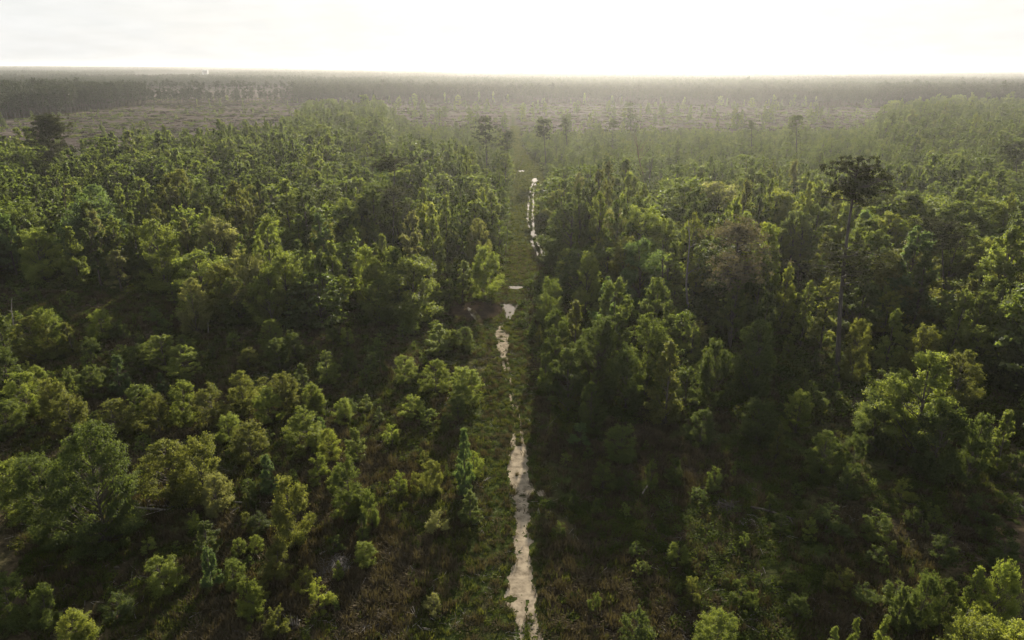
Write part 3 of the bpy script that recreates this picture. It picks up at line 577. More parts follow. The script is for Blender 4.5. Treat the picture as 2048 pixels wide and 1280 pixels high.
gaps = lambda k_: (lambda x, y, px, py: np.clip((fbm(x, y, 16, k_) - .22) * 5, .25, 1))
fill(1, 4.5, 11, hl, woodk, [.27, .27, .22, .24], WT, xr=650, y1=860, dens=gaps(40), rr=2.0)
fill(6, 4.35, 12, hr, woodk, [.30, .25, .20, .25], WT, xr=650, y1=860, dens=gaps(41), rr=2.2)
# smaller growth under and between the trees
fill(1, 5.2, 13, lambda x, y, px, py, g: g.uniform(2.0, 4.4, len(x)), ['shrub', 'cone'], [.7, .3], [.3, .3, .1, .2, .05, 0, .05], y1=330)
fill(6, 5.0, 14, lambda x, y, px, py, g: g.uniform(2.0, 4.6, len(x)), ['shrub', 'cone'], [.7, .3], [.3, .3, .14, .16, .05, 0, .05], y1=360)
fill(6, 3.6, 19, lambda x, y, px, py, g: g.uniform(1.8, 4.0, len(x)), ['shrub', 'dome'], [.6, .4], [.2, .3, .2, .2, .04, 0, .06], y0=220, y1=480)
# scattered shrubs of the two near clearings
fill(0, 2.2, 15, lambda x, y, px, py, g: (.7 + 2.3 * g.uniform(0, 1, len(x)) ** 1.6) * np.where(py > 1000, .75, 1), ['shrub', 'cone', 'dome'], [.55, .25, .2], [.2, .26, .16, .22, .04, .04, .08], rr=.5,
     dens=lambda x, y, px, py: np.clip((fbm(x, y, 9, 8) - .36) * 3.4, .08, .95) * np.where((py > 590) & (py < 640) & (px > 150) & (px < 380), .25, 1) * np.where((px > 0) & (px < 300) & (py > 1040) & (py < 1170), .12, 1) * np.where((px > 730) & (py > 1000), .25, 1))
fill(5, 3.0, 16, lambda x, y, px, py, g: g.uniform(.6, 2.2, len(x)), ['shrub', 'cone'], [.75, .25], [.36, .30, .18, .10, .02, 0, .04], rr=1.0,
     dens=lambda x, y, px, py: np.clip((fbm(x, y, 8, 18) - .38) * 2.6, .08, .7))
# scattered young trees on the felled field
def field_d(x, y, px, py): return np.where((px > 760) & (px < 1720), np.where(py > 232, .04, .025), np.where(py > 268, .035, .012))
fill(2, 6.0, 17, lambda x, y, px, py, g: g.uniform(5, 12, len(x)) * np.where(px < 700, .7, 1), ['cone', 'column', 'spread'], [.4, .3, .3], [0, .1, .2, .4, .1, 0, .2], xr=700, y1=830, dens=field_d)
fill(2, 4.0, 18, lambda x, y, px, py, g: g.uniform(1.5, 3.4, len(x)), ['shrub', 'cone'], [.8, .2], [.1, .2, .2, .3, .1, 0, .1], xr=600, y1=640, dens=lambda x, y, px, py: .06 * (fbm(x, y, 25, 6) > .45))

# ------------------------------------------------------------------ individual trees and shrubs
KIND_WORD = {'oak': 'broad dense', 'dome': 'round-crowned', 'cone': 'pointed', 'column': 'slender upright', 'spread': 'open-crowned', 'shrub': 'bushy'}
ZONE_WORD = {0: 'in the left clearing', 1: 'in the left wood', 2: 'on the brown field', 3: 'by the far forest', 4: 'beside the track', 5: 'in the right clearing', 6: 'in the right wood'}
_ones = ['first', 'second', 'third', 'fourth', 'fifth', 'sixth', 'seventh', 'eighth', 'ninth', 'tenth', 'eleventh', 'twelfth', 'thirteenth', 'fourteenth', 'fifteenth', 'sixteenth', 'seventeenth', 'eighteenth', 'nineteenth']
ORD = _ones + [w for t_, b_ in (('twentieth', 'twenty-'), ('thirtieth', 'thirty-'), ('fortieth', 'forty-'), ('fiftieth', 'fifty-'), ('sixtieth', 'sixty-')) for w in [t_] + [b_ + o_ for o_ in _ones[:9]]]
def band_word(py):
    for lim, wd in ((215, 'by the skyline'), (260, 'far off'), (310, 'far back'), (360, 'well back'), (420, 'past midway back'), (490, 'midway back'), (560, 'towards the front'), (640, 'near the front'), (720, 'a third up'), (800, 'above the foreground'), (880, 'behind the foreground'), (960, 'in the foreground'), (1050, 'in the near foreground'), (1150, 'very close')):
        if py < lim: return wd
    return 'at the bottom edge'
for t in trees:
    pxm, pym, dep = proj(t['x'], t['y'], t['h'] * .6); t['px'] = float(pxm); t['py'] = float(pym); t['size'] = F * t['h'] / float(dep)
    t['in'] = -20 < t['px'] < 2068 and float(proj(t['x'], t['y'], t['h'])[1]) < 1275
    t['cat'] = 'shrub' if (t['kind'] == 'shrub' or t['h'] < 3.6) else 'tree'
chosen = []
for cat in ('tree', 'shrub'):
    c = sorted([t for t in trees if t['cat'] == cat and t['in']], key=lambda t: -(t['size'] + (60 if t['hand'] else 0)))[:298]; chosen += c
for t in chosen: t['own'] = True
# labels: look + zone + band, then the order from the left among those that share all that
grp = {}
for t in chosen:
    z = int(zone(np.array([t['x']]), np.array([t['y']]))[0][0]); t['z'] = z
    key = (t['cat'], t['kind'], t['tint'], z, band_word(t['py'])); grp.setdefault(key, []).append(t)
for key, l in grp.items():
    cat, kind, tint, z, bw = key; l.sort(key=lambda t: t['px'])
    kw = KIND_WORD[kind] if cat == 'tree' or kind in ('shrub', 'cone') else 'small rounded'
    for i, t in enumerate(l):
        s = f"{TINTS[tint][0]} {kw} {cat} {ZONE_WORD[z]}, {bw}"
        if len(l) > 1: s = f"{ORD[i]} from left, " + s
        t['label'] = s
for i, t in enumerate(sorted(chosen, key=lambda t: -t['size'])):
    H, Rr = SPEC[t['kind']][:2]; cm, tm = PROTO[t['kind'], i % (2 if t['kind'] == 'oak' else 4)]
    sz = t['h'] / H; sx = t['w'] / (2 * Rr) * .86
    nm = {'shrub': 'shrub', 'tree': 'broadleaf_tree'}[t['cat']]
    g_ = 'shrubs and saplings of the clearings' if t['cat'] == 'shrub' else 'broadleaf trees along the track'
    rt = rng.uniform(0, 6.28)
    e = thing(nm, t['label'], t['cat'], (t['x'], t['y'], 0), g_, rt, (sx, sx, sz))
    co = link('crown', cm, e); to = link('trunk' if t['cat'] == 'tree' else 'stems', tm, e)
    c = np.array(TINTS[t['tint']][1]) * rng.uniform(.85, 1.18); co.color = (*c, 1)
# the rest of the broadleaf trees and of the shrubs: one stuff object each
for cat, nm, lab in (('tree', 'woodland', 'mass of green broadleaf trees farther back'), ('shrub', 'brushwood', 'mass of small shrubs between the trees')):
    rest = [t for t in trees if t['cat'] == cat and not t.get('own')]
    protos = []; index = {}
    for k in [k_ for k_ in SPEC if k_ != 'oak']:
        for v in range(5):
            nl = {'shrub': 1300}.get(k, 6000); lf = SPEC[k][5] * (2.1 if k != 'shrub' else 2.5); index[k, v] = len(protos); protos.append(lod_mesh('foliage', k, 500 + 7 * v + 31 * list(SPEC).index(k), nl, lf, M_WOODLEAF))
    P = [(t['x'], t['y'], 0) for t in rest]; S = [(t['w'] / (2 * SPEC[t['kind']][1]) * .95,) * 2 + (t['h'] / SPEC[t['kind']][0],) for t in rest]
    instancer(nm, P, rng.uniform(0, 6.28, len(rest)), S, [index[t['kind'], i % 5] for i, t in enumerate(rest)], protos, lab)

# ------------------------------------------------------------------ pines
NEED_L = (.125, .150, .068)
NEED_D, NEED_M, NEED_R = (.052, .058, .028), (.058, .070, .033), (.165, .145, .098)
def place_by_px(xb, yb, xt, yt):
    """ground point and the top of a tree whose foot and tip are at these pixels"""
    g = at(xb, yb); d = px_dir(xt, yt); t = g[1] / d[1]; return g, np.array([d[0] * t, g[1], CAM_H + d[2] * t])
def pine(xb, yb, xt, yt, label, color, base, Rpx, npad, nleaf, seed, **kw):
    g, tip = place_by_px(xb, yb, xt, yt); H = tip[2]; dep = float(proj(g[0], g[1], H * .8)[2]); Rr = Rpx / F * dep
    nL = max(.34, dep * .0022); c1, t1 = make_pine(H, base, Rr, npad, nleaf, seed, lean=(tip[0] - g[0], 0), needle=(nL, nL * .34), **kw)
    e = thing('pine_tree', label, 'pine tree', tuple(g)); co = link('crown', c1.mesh('crown', [M_NEEDLE]), e); co.color = (*color, 1)
    link('trunk', t1.mesh('trunk', [M_PBARK], True), e); return e
pine(1675, 755, 1722, 306, 'tallest pine, leaning right over the wood, with two dark tiers of needles', NEED_D, .55, 74, 58, 12500, 3, tiers=[(.84, 1.0, .6), (.77, .92, 1.05), (.46, .60, 1.05), (.84, .96, .8), (.44, .58, .95)], r0=.34, bare=8, bend=-.8)
pine(1458, 690, 1480, 448, 'pine with thin reddish-brown needles and a bare lower trunk', NEED_R, .55, 66, 80, 8500, 5, r0=.30, bare=5, flat=.5)
pine(785, 500, 790, 314, 'dark flat-topped pine standing above the wood left of the track', NEED_D, .45, 50, 40, 12000, 8, tiers=[(.86, .98, .85), (.90, .99, .6), (.42, .62, 1.0), (.45, .7, .7)], r0=.24)
pine(104, 372, 96, 233, 'broad dark pine alone at the left edge of the felled field', NEED_D, .36, 42, 90, 22000, 12, r0=.30, flat=.35)
pine(974, 345, 970, 234, 'thin pine with sparse dark needles just left of the track', NEED_M, .45, 26, 34, 5000, 14, r0=.2)
pine(990, 352, 1022, 262, 'short dark pine leaning right beside the thin pine', NEED_M, .5, 22, 22, 3500, 15, r0=.2)
pine(1093, 345, 1086, 240, 'dark ragged pine just right of the far end of the track', NEED_M, .62, 18, 26, 3500, 16, r0=.2)
pine(2030, 380, 2036, 285, 'open-crowned pine at the right edge of the picture', NEED_M, .45, 34, 40, 7000, 17, r0=.22)
pine(1889, 620, 1886, 442, 'umbrella-shaped dark pine in the wood on the right', NEED_D, .72, 50, 40, 9000, 18, r0=.2)
pine(1135, 300, 1130, 235, 'slim green pine at the back of the wood right of the track', NEED_L, .3, 12, 26, 3000, 19)
pine(1262, 275, 1260, 205, 'tall slim pine on the felled field under the bright sky', NEED_L, .1, 12, 30, 3000, 20)
pine(1224, 310, 1227, 240, 'slim pine in the scrub near the bright haze', NEED_L, .25, 12, 26, 3000, 21)
pine(1593, 330, 1592, 232, 'forked green pine above the scrub on the right', NEED_L, .6, 20, 26, 3500, 22)
pine(1502, 320, 1504, 238, 'small slim pine in the scrub left of the forked pine', NEED_L, .2, 11, 26, 3000, 23)
pine(742, 330, 745, 262, 'small dark pine in the wood behind the flat-topped pine', NEED_D, .2, 17, 30, 4000, 24)
# row of thin pines along the back of the felled field
low_p = []
for v in range(6):
    c1, t1 = make_pine(22, [.66, .72, .60, .75, .68, .62][v], 2.3, 16, 420, 60 + v, needle=(.95, .4), r0=.2, bare=3, flat=.6)
    off = c1.n; c1.V += t1.V; c1.F += [f + off for f in t1.F]; c1.T += t1.T; c1.M += [m * 0 + 1 for m in t1.M]; c1.n += t1.n
    low_p.append(c1.mesh('thin_pine', [M_FARLEAF, M_PBARK]))
full_p = []
for v in range(6):
    c1, t1 = make_pine([20, 17, 22, 18, 15, 20][v], [.30, .22, .38, .28, .15, .34][v], [3.4, 3.2, 3.0, 3.6, 3.0, 3.3][v], 22, 560, 80 + v, needle=(1.15, .6), r0=.25, bare=0, flat=.7)
    off = c1.n; c1.V += t1.V; c1.F += [f + off for f in t1.F]; c1.T += t1.T; c1.M += [m * 0 + 1 for m in t1.M]; c1.n += t1.n
    full_p.append(c1.mesh('far_pine', [M_FARLEAF, M_PBARK]))
rowx = [296, 303, 309, 318, 326, 334, 342, 351, 357, 367, 374, 384, 392, 399, 404, 412, 423, 434, 440, 449, 461, 470, 476, 483, 492, 498, 504, 512, 521, 531, 537, 545, 555, 567, 573, 581, 588]
for i, x in enumerate(rowx):
    g = at(x, 206.5 + rng.uniform(-1.5, 1)); top = rng.uniform(160, 172) if i % 3 else rng.uniform(157, 163)
    d = px_dir(x, top); t = g[1] / d[1]; H = CAM_H + d[2] * t; s = H / 22
    thing('pine_tree', f"{ORD[i]} thin pine from left in the row behind the felled field", 'pine tree', (g[0], g[1], 0), 'thin pines in a row behind the felled field', rng.uniform(0, 6), (s * rng.uniform(.8, 1.3), s * rng.uniform(.8, 1.3), s), low_p[i % 6])
# far forest: pines from the edge of the field to the horizon
gx, gy, rg = jgrid(-1300, 1300, 470, 1500, 6.6, 71); k = np.abs(gx) < gy * .86; gx, gy = gx[k], gy[k]
z, px, py = zone(gx, gy); k = z == 3; gx, gy, px, py = gx[k], gy[k], px[k], py[k]
hh = (11.5 + 5 * fbm(gx, gy, 160, 3) + rg.normal(0, 1.4, len(gx))) + np.where((px < 300) & (gy < 760), 5.5, 0) + np.where((px > 1750) & (gy < 1000), 3, 0)
hh *= np.where(rg.uniform(0, 1, len(gx)) > .965, 1.18, 1)

order = np.argsort(gy - hh * 12 + np.where((np.abs(px - 1024) > 1050), 9999, 0))
own = np.zeros(len(gx), bool)
for s_ in range(8):
    o_ = [i for i in order if s_ * 256 <= px[i] < s_ * 256 + 256][:28]; own[o_] = True
cnt = {}
SECT = ['leftmost', 'second', 'third', 'fourth', 'fifth', 'sixth', 'seventh', 'rightmost']
lst = [i for i in np.nonzero(own)[0]]; lst.sort(key=lambda i: px[i])
sect_of = lambda i: min(7, max(0, int(px[i] // 256)))
for s_ in range(8):
    sub = [i for i in lst if sect_of(i) == s_]
    for n_, i in enumerate(sub):
        H0 = [20, 17, 22, 18, 15, 20][i % 6]; s = hh[i] / H0
        lab = f"{ORD[n_]} pine from left in the {SECT[s_]} eighth of the far forest edge"
        thing('pine_tree', lab, 'pine tree', (gx[i], gy[i], 0), 'pines along the edge of the far forest', rg.uniform(0, 6.28), (s, s, s), full_p[i % 6])
r_ = ~own
fidx = rg.integers(0, 6, r_.sum()); sc_ = hh[r_] / np.array([20, 17, 22, 18, 15, 20])[fidx]; P1 = np.stack([gx[r_], gy[r_], 0 * gx[r_]], 1); I1 = fidx; S1 = np.repeat(sc_[:, None], 3, 1)
# patches of forest for the land beyond: about 45 crowns each
def patch_mesh(seed, n, size, H):
    rg2 = np.random.default_rng(seed); a = Acc()
    for i in range(n):
        x, y = rg2.uniform(-size / 2, size / 2, 2); h = H * rg2.uniform(.75, 1.12); r = rg2.uniform(2.6, 4.2)
        m = 46; d = rg2.normal(0, 1, (m, 3)); d /= np.linalg.norm(d, axis=1)[:, None]; d[:, 2] = np.abs(d[:, 2])
        P = np.array([x, y, h * .5]) + d * np.array([r, r, h * .5]) * rg2.uniform(.6, 1, m)[:, None]
        V, q, T = leaves(rg2, P, d + np.array([0, 0, .4]), 2.1, 1.3, np.clip(rg2.normal(.5, .14) + rg2.normal(0, .1, m), 0, 1)); a.add(V, q, T)
        V, q = tube([(x, y, 0), (x, y, h * .8)], [.25, .1], 3); a.add(V, q)
    return a.mesh('forest_patch', [M_FARLEAF])
patches = [patch_mesh(900 + i, 60, 52, [13, 15, 12, 16][i]) for i in range(4)]
gx, gy, rg = jgrid(-3900, 3900, 1500, 4300, 46, 72, .5); k = np.abs(gx) < gy * .86; gx, gy = gx[k], gy[k]
k = fbm(gx, gy, 600, 9) > .30; gx, gy = gx[k], gy[k]
P2 = np.stack([gx, gy, 0 * gx], 1); hs = .75 + .6 * fbm(gx, gy, 500, 4); S2 = np.stack([hs * 0 + 1, hs * 0 + 1, hs], 1); I2 = 6 + rg.integers(0, 4, len(gx))
gx, gy, rg = jgrid(-11500, 11500, 4300, 13000, 150, 73, .5); k = np.abs(gx) < gy * .86; gx, gy = gx[k], gy[k]
P3 = np.stack([gx, gy, 0 * gx], 1); hs = .9 + .7 * fbm(gx, gy, 1500, 5); S3 = np.stack([hs * 0 + 3.2, hs * 0 + 3.2, hs], 1); I3 = 6 + rg.integers(0, 4, len(gx))
P = np.concatenate([P1, P2, P3]); S = np.concatenate([S1, S2, S3]); I = np.concatenate([I1, I2, I3])
instancer('pine_forest', P, rng.uniform(0, 6.28, len(P)), S, I, full_p + patches, 'hazy pine forest reaching to the horizon')

# ------------------------------------------------------------------ dead trees, logs and debris
def snag(xb, yb, xt, yt, label, m, seed, nb=8, r0=None, up=.7, bl=.22):
    g, tip = place_by_px(xb, yb, xt, yt); a, b = make_snag(tip[2], seed, (tip[0] - g[0], 0), r0, nb, up=up, bl=bl)
    e = thing('dead_tree', label, 'dead tree', tuple(g)); link('trunk', a.mesh('trunk', [m], True), e)
    if nb: link('branch', b.mesh('branch', [m]), e)
snag(146, 492, 126, 362, 'bare reddish dead tree with a curved trunk in the wood on the left', M_RUST, 1, 3, .2, bl=.1)
snag(1292, 372, 1268, 262, 'bare dead tree leaning left, its fork open to the sky side', M_RUST, 2, 9, .22, 1.6, .3)
snag(1298, 378, 1304, 310, 'shorter bare dead tree standing close to the leaning forked one', M_BARK, 3, 5, .25, 1.4, .3)
snag(1013, 512, 1014, 430, 'thin bare pole of a dead tree left of the water-filled ruts', M_BARK, 4, 2, .09, bl=.08)
snag(1552, 392, 1554, 318, 'grey bare stem standing in the scrub on the right', M_DEAD, 5, 2, .13, bl=.1)
snag(1606, 402, 1609, 340, 'thin grey stem in front of the scrub, left of the tallest pine', M_DEAD, 6, 2, .11, bl=.1)
snag(1498, 360, 1497, 324, 'short pale stub of a trunk deep in the scrub', M_DEAD, 7, 0, .14)
snag(1336, 640, 1322, 480, 'grey bare trunk leaning left at the edge of the tall wood', M_BARK, 8, 6, .2)
snag(1378, 640, 1374, 440, 'tall grey trunk half hidden in yellow-green vines', M_DEAD, 9, 5, .22)
snag(1033, 352, 1050, 305, 'dead tree leaning right over the grassy track', M_BARK, 10, 3, .12, bl=.15)
snag(418, 668, 412, 625, 'short grey dead stem under the sandy-green tree', M_DEAD, 11, 1, .1)
snag(1222, 670, 1218, 590, 'pale grey dead crown of twigs in the wood right of the track', M_DEAD, 12, 16, .12, 1.2, .4)
snag(25, 660, 24, 595, 'short grey stub at the left edge of the near clearing', M_DEAD, 13, 2, .12)
snag(660, 330, 652, 300, 'small bare snag among the trees of the left wood', M_BARK, 14, 4, .12)
for k_, (xb, yb, xt, yt, where) in enumerate([(585, 352, 582, 292, 'by the tall trees at the left field edge'), (530, 410, 527, 350, 'amid the left wood'), (345, 452, 343, 398, 'left of centre in the left wood'), (497, 540, 500, 468, 'behind the leafy clump of the left clearing'), (372, 505, 369, 452, 'deep in the left wood'), (860, 440, 857, 380, 'between the flat-topped pine and the track'), (1447, 470, 1449, 400, 'wrapped in vines left of the red-needled pine'), (1240, 470, 1236, 400, 'in the dense wood right of the ruts'), (1990, 470, 1986, 400, 'near the right edge of the wood'), (1820, 380, 1818, 325, 'in the wood far to the right')]):
    snag(xb, yb, xt, yt, 'thin grey dead stem ' + where, [M_DEAD, M_BARK][k_ % 2], 40 + k_, 3, .12, bl=.14)
def log(xa, ya, xb, yb, r, label, m=M_DEAD, z=.12, seed=0):
    a = at(xa, ya); b = at(xb, yb); mid = (a + b) / 2; rg = np.random.default_rng(seed); t = np.linspace(0, 1, 7)[:, None]; P = (a - mid) * (1 - t) + (b - mid) * t; L = np.linalg.norm(b - a)
    P[:, 2] = z + r + .03 * L * np.sin(t[:, 0] * 3.1) * rg.uniform(0, 1); P[:, :2] += rg.normal(0, .012 * L, (7, 2)); ac = Acc(); V, q = tube(P, r * np.linspace(1, .55, 7), 8); ac.add(V, q)
    e = thing('fallen_log', label, 'log', (mid[0], mid[1], 0)); link('log_trunk', ac.mesh('log_trunk', [m], True), e)
    bc = Acc()
    for k in range(4):
        f = rg.uniform(.2, .95); s = P[0] * (1 - f) + P[-1] * f; V, q = tube([s, s + rg.normal(0, .16 * L + .1, 3) * np.array([1, 1, .4]) + np.array([0, 0, .1])], [r * .35, r * .1], 5); bc.add(V, q)
    link('branch', bc.mesh('branch', [m]), e)
log(270, 1021, 332, 1024, .13, 'long pale log lying under the dark tree on the left', seed=1)
log(300, 1014, 345, 1016, .06, 'thin branch lying behind the long pale log', seed=2)
log(470, 1008, 548, 1009, .08, 'thin pale log reaching right from the sandy shrub', seed=3)
log(458, 1033, 481, 1016, .07, 'short pale log lying slantwise below the sandy shrub', seed=4)
log(36, 1051, 66, 1056, .06, 'short grey log on the bare ground at the left edge', seed=5)
log(238, 1068, 262, 1052, .06, 'thin slanting branch left of the bare patch', seed=6)
log(1284, 992, 1300, 968, .09, 'pale slanting log in the shaded clearing', seed=7)
log(1742, 884, 1776, 902, .10, 'grey log at the foot of the dark wood on the right', seed=8)
log(1725, 893, 1756, 889, .07, 'thinner grey log crossing behind the grey log', seed=9)
log(1500, 1018, 1585, 1042, .12, 'long dark log with stubs beside the slash heap', M_BARK, seed=10)
log(2028, 1000, 2046, 1022, .12, 'pale log at the right edge of the shaded clearing', seed=11)
log(1338, 1008, 1345, 1026, .06, 'short pale stick right of the sandy track', seed=12)
log(1519, 1098, 1525, 1112, .05, 'small pale stick in the middle of the shaded clearing', seed=13)
log(652, 1194, 661, 1178, .07, 'short pale stick below the brush pile', seed=14)
log(640, 1112, 668, 1100, .08, 'pale log on the upper rim of the brush pile', seed=15)
log(1120, 830, 1095, 858, .04, 'thin pale stick right of the far end of the sand', seed=16)
log(590, 700, 612, 704, .07, 'small grey log in the left clearing', seed=17)
def heap(name, px, py, rx, ry, n, label, m, cat, hgt=.6, ln=(.5, 1.6), seed=0, thick=.03):
    rg = np.random.default_rng(seed); g = at(px, py); k = float(proj(g[0], g[1])[2]) / F; a = Acc(); Rx = rx * k; Ry = ry * k * np.hypot(g[1], CAM_H) / CAM_H
    for i in range(n):
        rr = rg.uniform(0, 1) ** .5; ph = rg.uniform(0, 6.28); c = np.array([Rx * rr * math.cos(ph), Ry * rr * math.sin(ph), hgt * (1 - rr) * rg.uniform(0, 1) + .05]); d = rg.normal(0, 1, 3) * np.array([1, 1, .3]); d /= np.linalg.norm(d); L = rg.uniform(*ln)
        V, q = tube([c - d * L / 2, c + rg.normal(0, .05, 3), c + d * L / 2], np.array([1, .9, .4]) * thick * rg.uniform(.6, 1.6), 4); V[:, 2] = np.maximum(V[:, 2], .02); a.add(V, q, rg.uniform(0, 1))
    return thing(name, label, cat, tuple(g), mesh=a.mesh(name, [m]))
heap('brush_pile', 667, 1136, 34, 26, 260, 'round pile of pale grey sticks in the near clearing left of the track', M_DEAD, 'brush pile', .5, (.35, 1.1), 1, .022)
heap('slash_heap', 1455, 1020, 26, 10, 90, 'heap of dark broken branches in the shaded clearing', M_BARK, 'brush pile', .8, (.6, 1.8), 2, .045)
heap('brush_pile', 1500, 1048, 22, 8, 60, 'small scatter of pale broken sticks below the dark slash heap', M_DEAD, 'brush pile', .3, (.3, .9), 3, .02)
heap('brush_pile', 310, 1005, 40, 8, 60, 'tangle of thin branches behind the long pale log', M_BARK, 'brush pile', .4, (.5, 1.5), 4, .03)
heap('brush_pile', 1750, 890, 34, 8, 50, 'tangle of grey branches around the logs at the foot of the dark wood', M_DEAD, 'brush pile', .6, (.6, 1.6), 6, .03)
# splintered stump
g = at(588, 1256); e = thing('broken_stump', 'splintered pale stump near the bottom edge left of the track', 'stump', tuple(g)); a = Acc(); V, q = tube([(0, 0, 0), (0, 0, .35)], [.34, .28], 10); a.add(V, q); link('stump_base', a.mesh('stump_base', [M_BARK], True), e)
for i in range(6):
    a = Acc(); x = (i - 2.5) * .13; V, q = tube([(x, .05 * (i % 2), .2), (x * 1.4, .03, .7), (x * 1.9, 0, [1.25, .9, 1.35, .8, 1.15, .7][i])], [.06, .045, .008], 4); a.add(V, q); link('splinter', a.mesh('splinter', [M_DEAD]), e)

# ------------------------------------------------------------------ far masts and a far building
def mast(px, yt, D, label):
    g = px_dir(px, 140); g = g / g[1] * D; d = px_dir(px, yt); H = CAM_H + d[2] / d[1] * D; e = thing('radio_mast', label, 'mast', (g[0], D, 0)); a = Acc(); s = 1.3
    for i in range(3):
        an = i * 2.094; V, q = tube([(s * math.cos(an), s * math.sin(an), 0), (s * .5 * math.cos(an), s * .5 * math.sin(an), H)], [.28, .2], 4); a.add(V, q)
    link('mast_leg', a.mesh('mast_leg', [M_STEEL]), e); a = Acc(); nb = 26
    for j in range(nb):
        for i in range(3):
            f0 = j / nb; f1 = (j + 1) / nb; a0 = i * 2.094; a1 = (i + 1) * 2.094; r0 = s * (1 - .5 * f0); r1 = s * (1 - .5 * f1)
            V, q = tube([(r0 * math.cos(a0), r0 * math.sin(a0), f0 * H), (r1 * math.cos(a1), r1 * math.sin(a1), f1 * H)], [.12, .12], 3); a.add(V, q)
    link('bracing', a.mesh('bracing', [M_STEEL]), e)
    a = Acc()
    for i in range(3):
        an = i * 2.094; V, q = tube([(0, 0, H * .8), (H * .45 * math.cos(an), H * .45 * math.sin(an), 0)], [.05, .05], 3); a.add(V, q)
    link('guy_wire', a.mesh('guy_wire', [M_STEEL]), e)
M_STEEL = bark_mat("galvanised_steel", (.30, .30, .31), (.42, .42, .43)); M_WALL = bark_mat("white_cladding", (.35, .35, .34), (.45, .45, .44), .5)
mast(983, 121, 4200, 'thin mast on the horizon left of the bright sun glow'); mast(1332, 122, 4200, 'thin mast on the horizon under the bright sun glow'); mast(1756, 118, 3600, 'tall thin mast on the horizon at the right')
g = at(411, 148.5); D = 2100; g = g / g[1] * D
e = thing('storage_hall', 'tiny white hall among the far forest at the left', 'building', (g[0], D, 0)); bx = np.array([[-7, -5, 0], [7, -5, 0], [7, 5, 0], [-7, 5, 0], [-7, -5, 22], [7, -5, 22], [7, 5, 22], [-7, 5, 22]], float)
link('wall', mesh_np('wall', bx, [(0, 1, 5, 4), (1, 2, 6, 5), (2, 3, 7, 6), (3, 0, 4, 7)], mats=[M_WALL]), e)
link('roof', mesh_np('roof', [[-7.5, -5.5, 22.02], [7.5, -5.5, 22.02], [7.5, 5.5, 22.02], [-7.5, 5.5, 22.02], [-7.5, 0, 25], [7.5, 0, 25]], [(0, 1, 5, 4), (2, 3, 4, 5)], [(1, 2, 5), (3, 0, 4)], mats=[M_WALL]), e)

# ------------------------------------------------------------------ ground cover
def tuft(seed, n, h, spread, m, wd=.03, arch=.5):
    rg = np.random.default_rng(seed); V = []; Fq = []; T = []
    for i in range(n):
        b = np.array([*rg.normal(0, spread * .4, 2), 0]); ph = rg.uniform(0, 6.28); d = np.array([math.cos(ph), math.sin(ph), 0]); s = np.array([-d[1], d[0], 0]) * wd * rg.uniform(.6, 1.4); hh_ = h * rg.uniform(.5, 1.2)
        p1 = b + d * arch * hh_ * .3 + np.array([0, 0, hh_ * .6]); p2 = b + d * arch * hh_ * rg.uniform(.6, 1.1) + np.array([0, 0, hh_])
        k = len(V); V += [b - s, b + s, p1 + s * .8, p1 - s * .8, p2 + s * .15, p2 - s * .15]; Fq += [(k, k + 1, k + 2, k + 3), (k + 3, k + 2, k + 4, k + 5)]; T += [rg.uniform(0, 1)] * 6
    return mesh_np('tuft', V, Fq, tone=T, mats=[m])
def clump(seed, n, h, r, lf, m):
    rg = np.random.default_rng(seed); d = rg.normal(0, 1, (n, 3)); d[:, 2] = np.abs(d[:, 2]); d /= np.linalg.norm(d, axis=1)[:, None]; P = d * np.array([r, r, h]) * rg.uniform(.45, 1, n)[:, None] * (1 + .3 * np.sin(d[:, :1] * 7 + seed)); V, q, T = leaves(rg, P, d + [0, 0, .6], lf, lf * .6, np.clip(rg.normal(.5, .2, n), 0, 1)); return mesh_np('clump', V, q, tone=T, mats=[m])
def twigs(seed, n, L, m):
    rg = np.random.default_rng(seed); a = Acc()
    for i in range(n):
        c = np.array([*rg.normal(0, L * .5, 2), rg.uniform(.03, .2)]); d = rg.normal(0, 1, 3) * [1, 1, .15]; d /= np.linalg.norm(d); V, q = tube([c - d * L / 2 * rg.uniform(.4, 1), c + d * L / 2], [.025, .012], 3); a.add(V, q)
    return a.mesh('twigs', [m])
grass_p = [tuft(1, 46, .42, .5, M_GRASS), tuft(2, 40, .30, .6, M_GRASS), tuft(3, 50, .55, .5, M_STRAW, .025), tuft(4, 46, .38, .7, M_STRAW, .03, .9), clump(5, 130, .35, .45, .13, M_BRUSH), clump(6, 170, .55, .6, .14, M_BRUSH), clump(7, 110, .22, .5, .11, M_GRASS), twigs(8, 7, .8, M_DEAD)]
gx, gy, rg = jgrid(-130, 130, 28, 150, .56, 81, 1.0); k = fan(gx, gy, 4); gx, gy = gx[k], gy[k]; z, px, py = zone(gx, gy)
k = np.isin(z, (0, 4, 5)) | ((np.isin(z, (1, 6))) & (rg.uniform(0, 1, len(gx)) < .35)); gx, gy, z, px, py = gx[k], gy[k], z[k], px[k], py[k]
bad = sand_fn(gx, gy, px, py) & (rg.uniform(0, 1, len(gx)) < .985); bad |= pud_fn(gx, gy, px, py) | (pud2_fn(gx, gy, px, py) & (rg.uniform(0, 1, len(gx)) < .8)) | ((((px - 955) / 50) ** 2 + ((py - 621) / 17) ** 2 < 1) & (rg.uniform(0, 1, len(gx)) < .9)) | rut_fn(gx, gy, px, py) | (((px - 1032) / 14) ** 2 + ((py - 575) / 4) ** 2 < 1)
patchy = fbm(gx, gy, 5, 77); gr = fbm(gx, gy, 11, 78); bare = (patchy < .36) & (z != 4); bad |= bare & (rg.uniform(0, 1, len(gx)) < .6)
edge = (z == 4) | ((z == 0) & (px > cor_l(py) - 70)); u = rg.uniform(0, 1, len(gx))
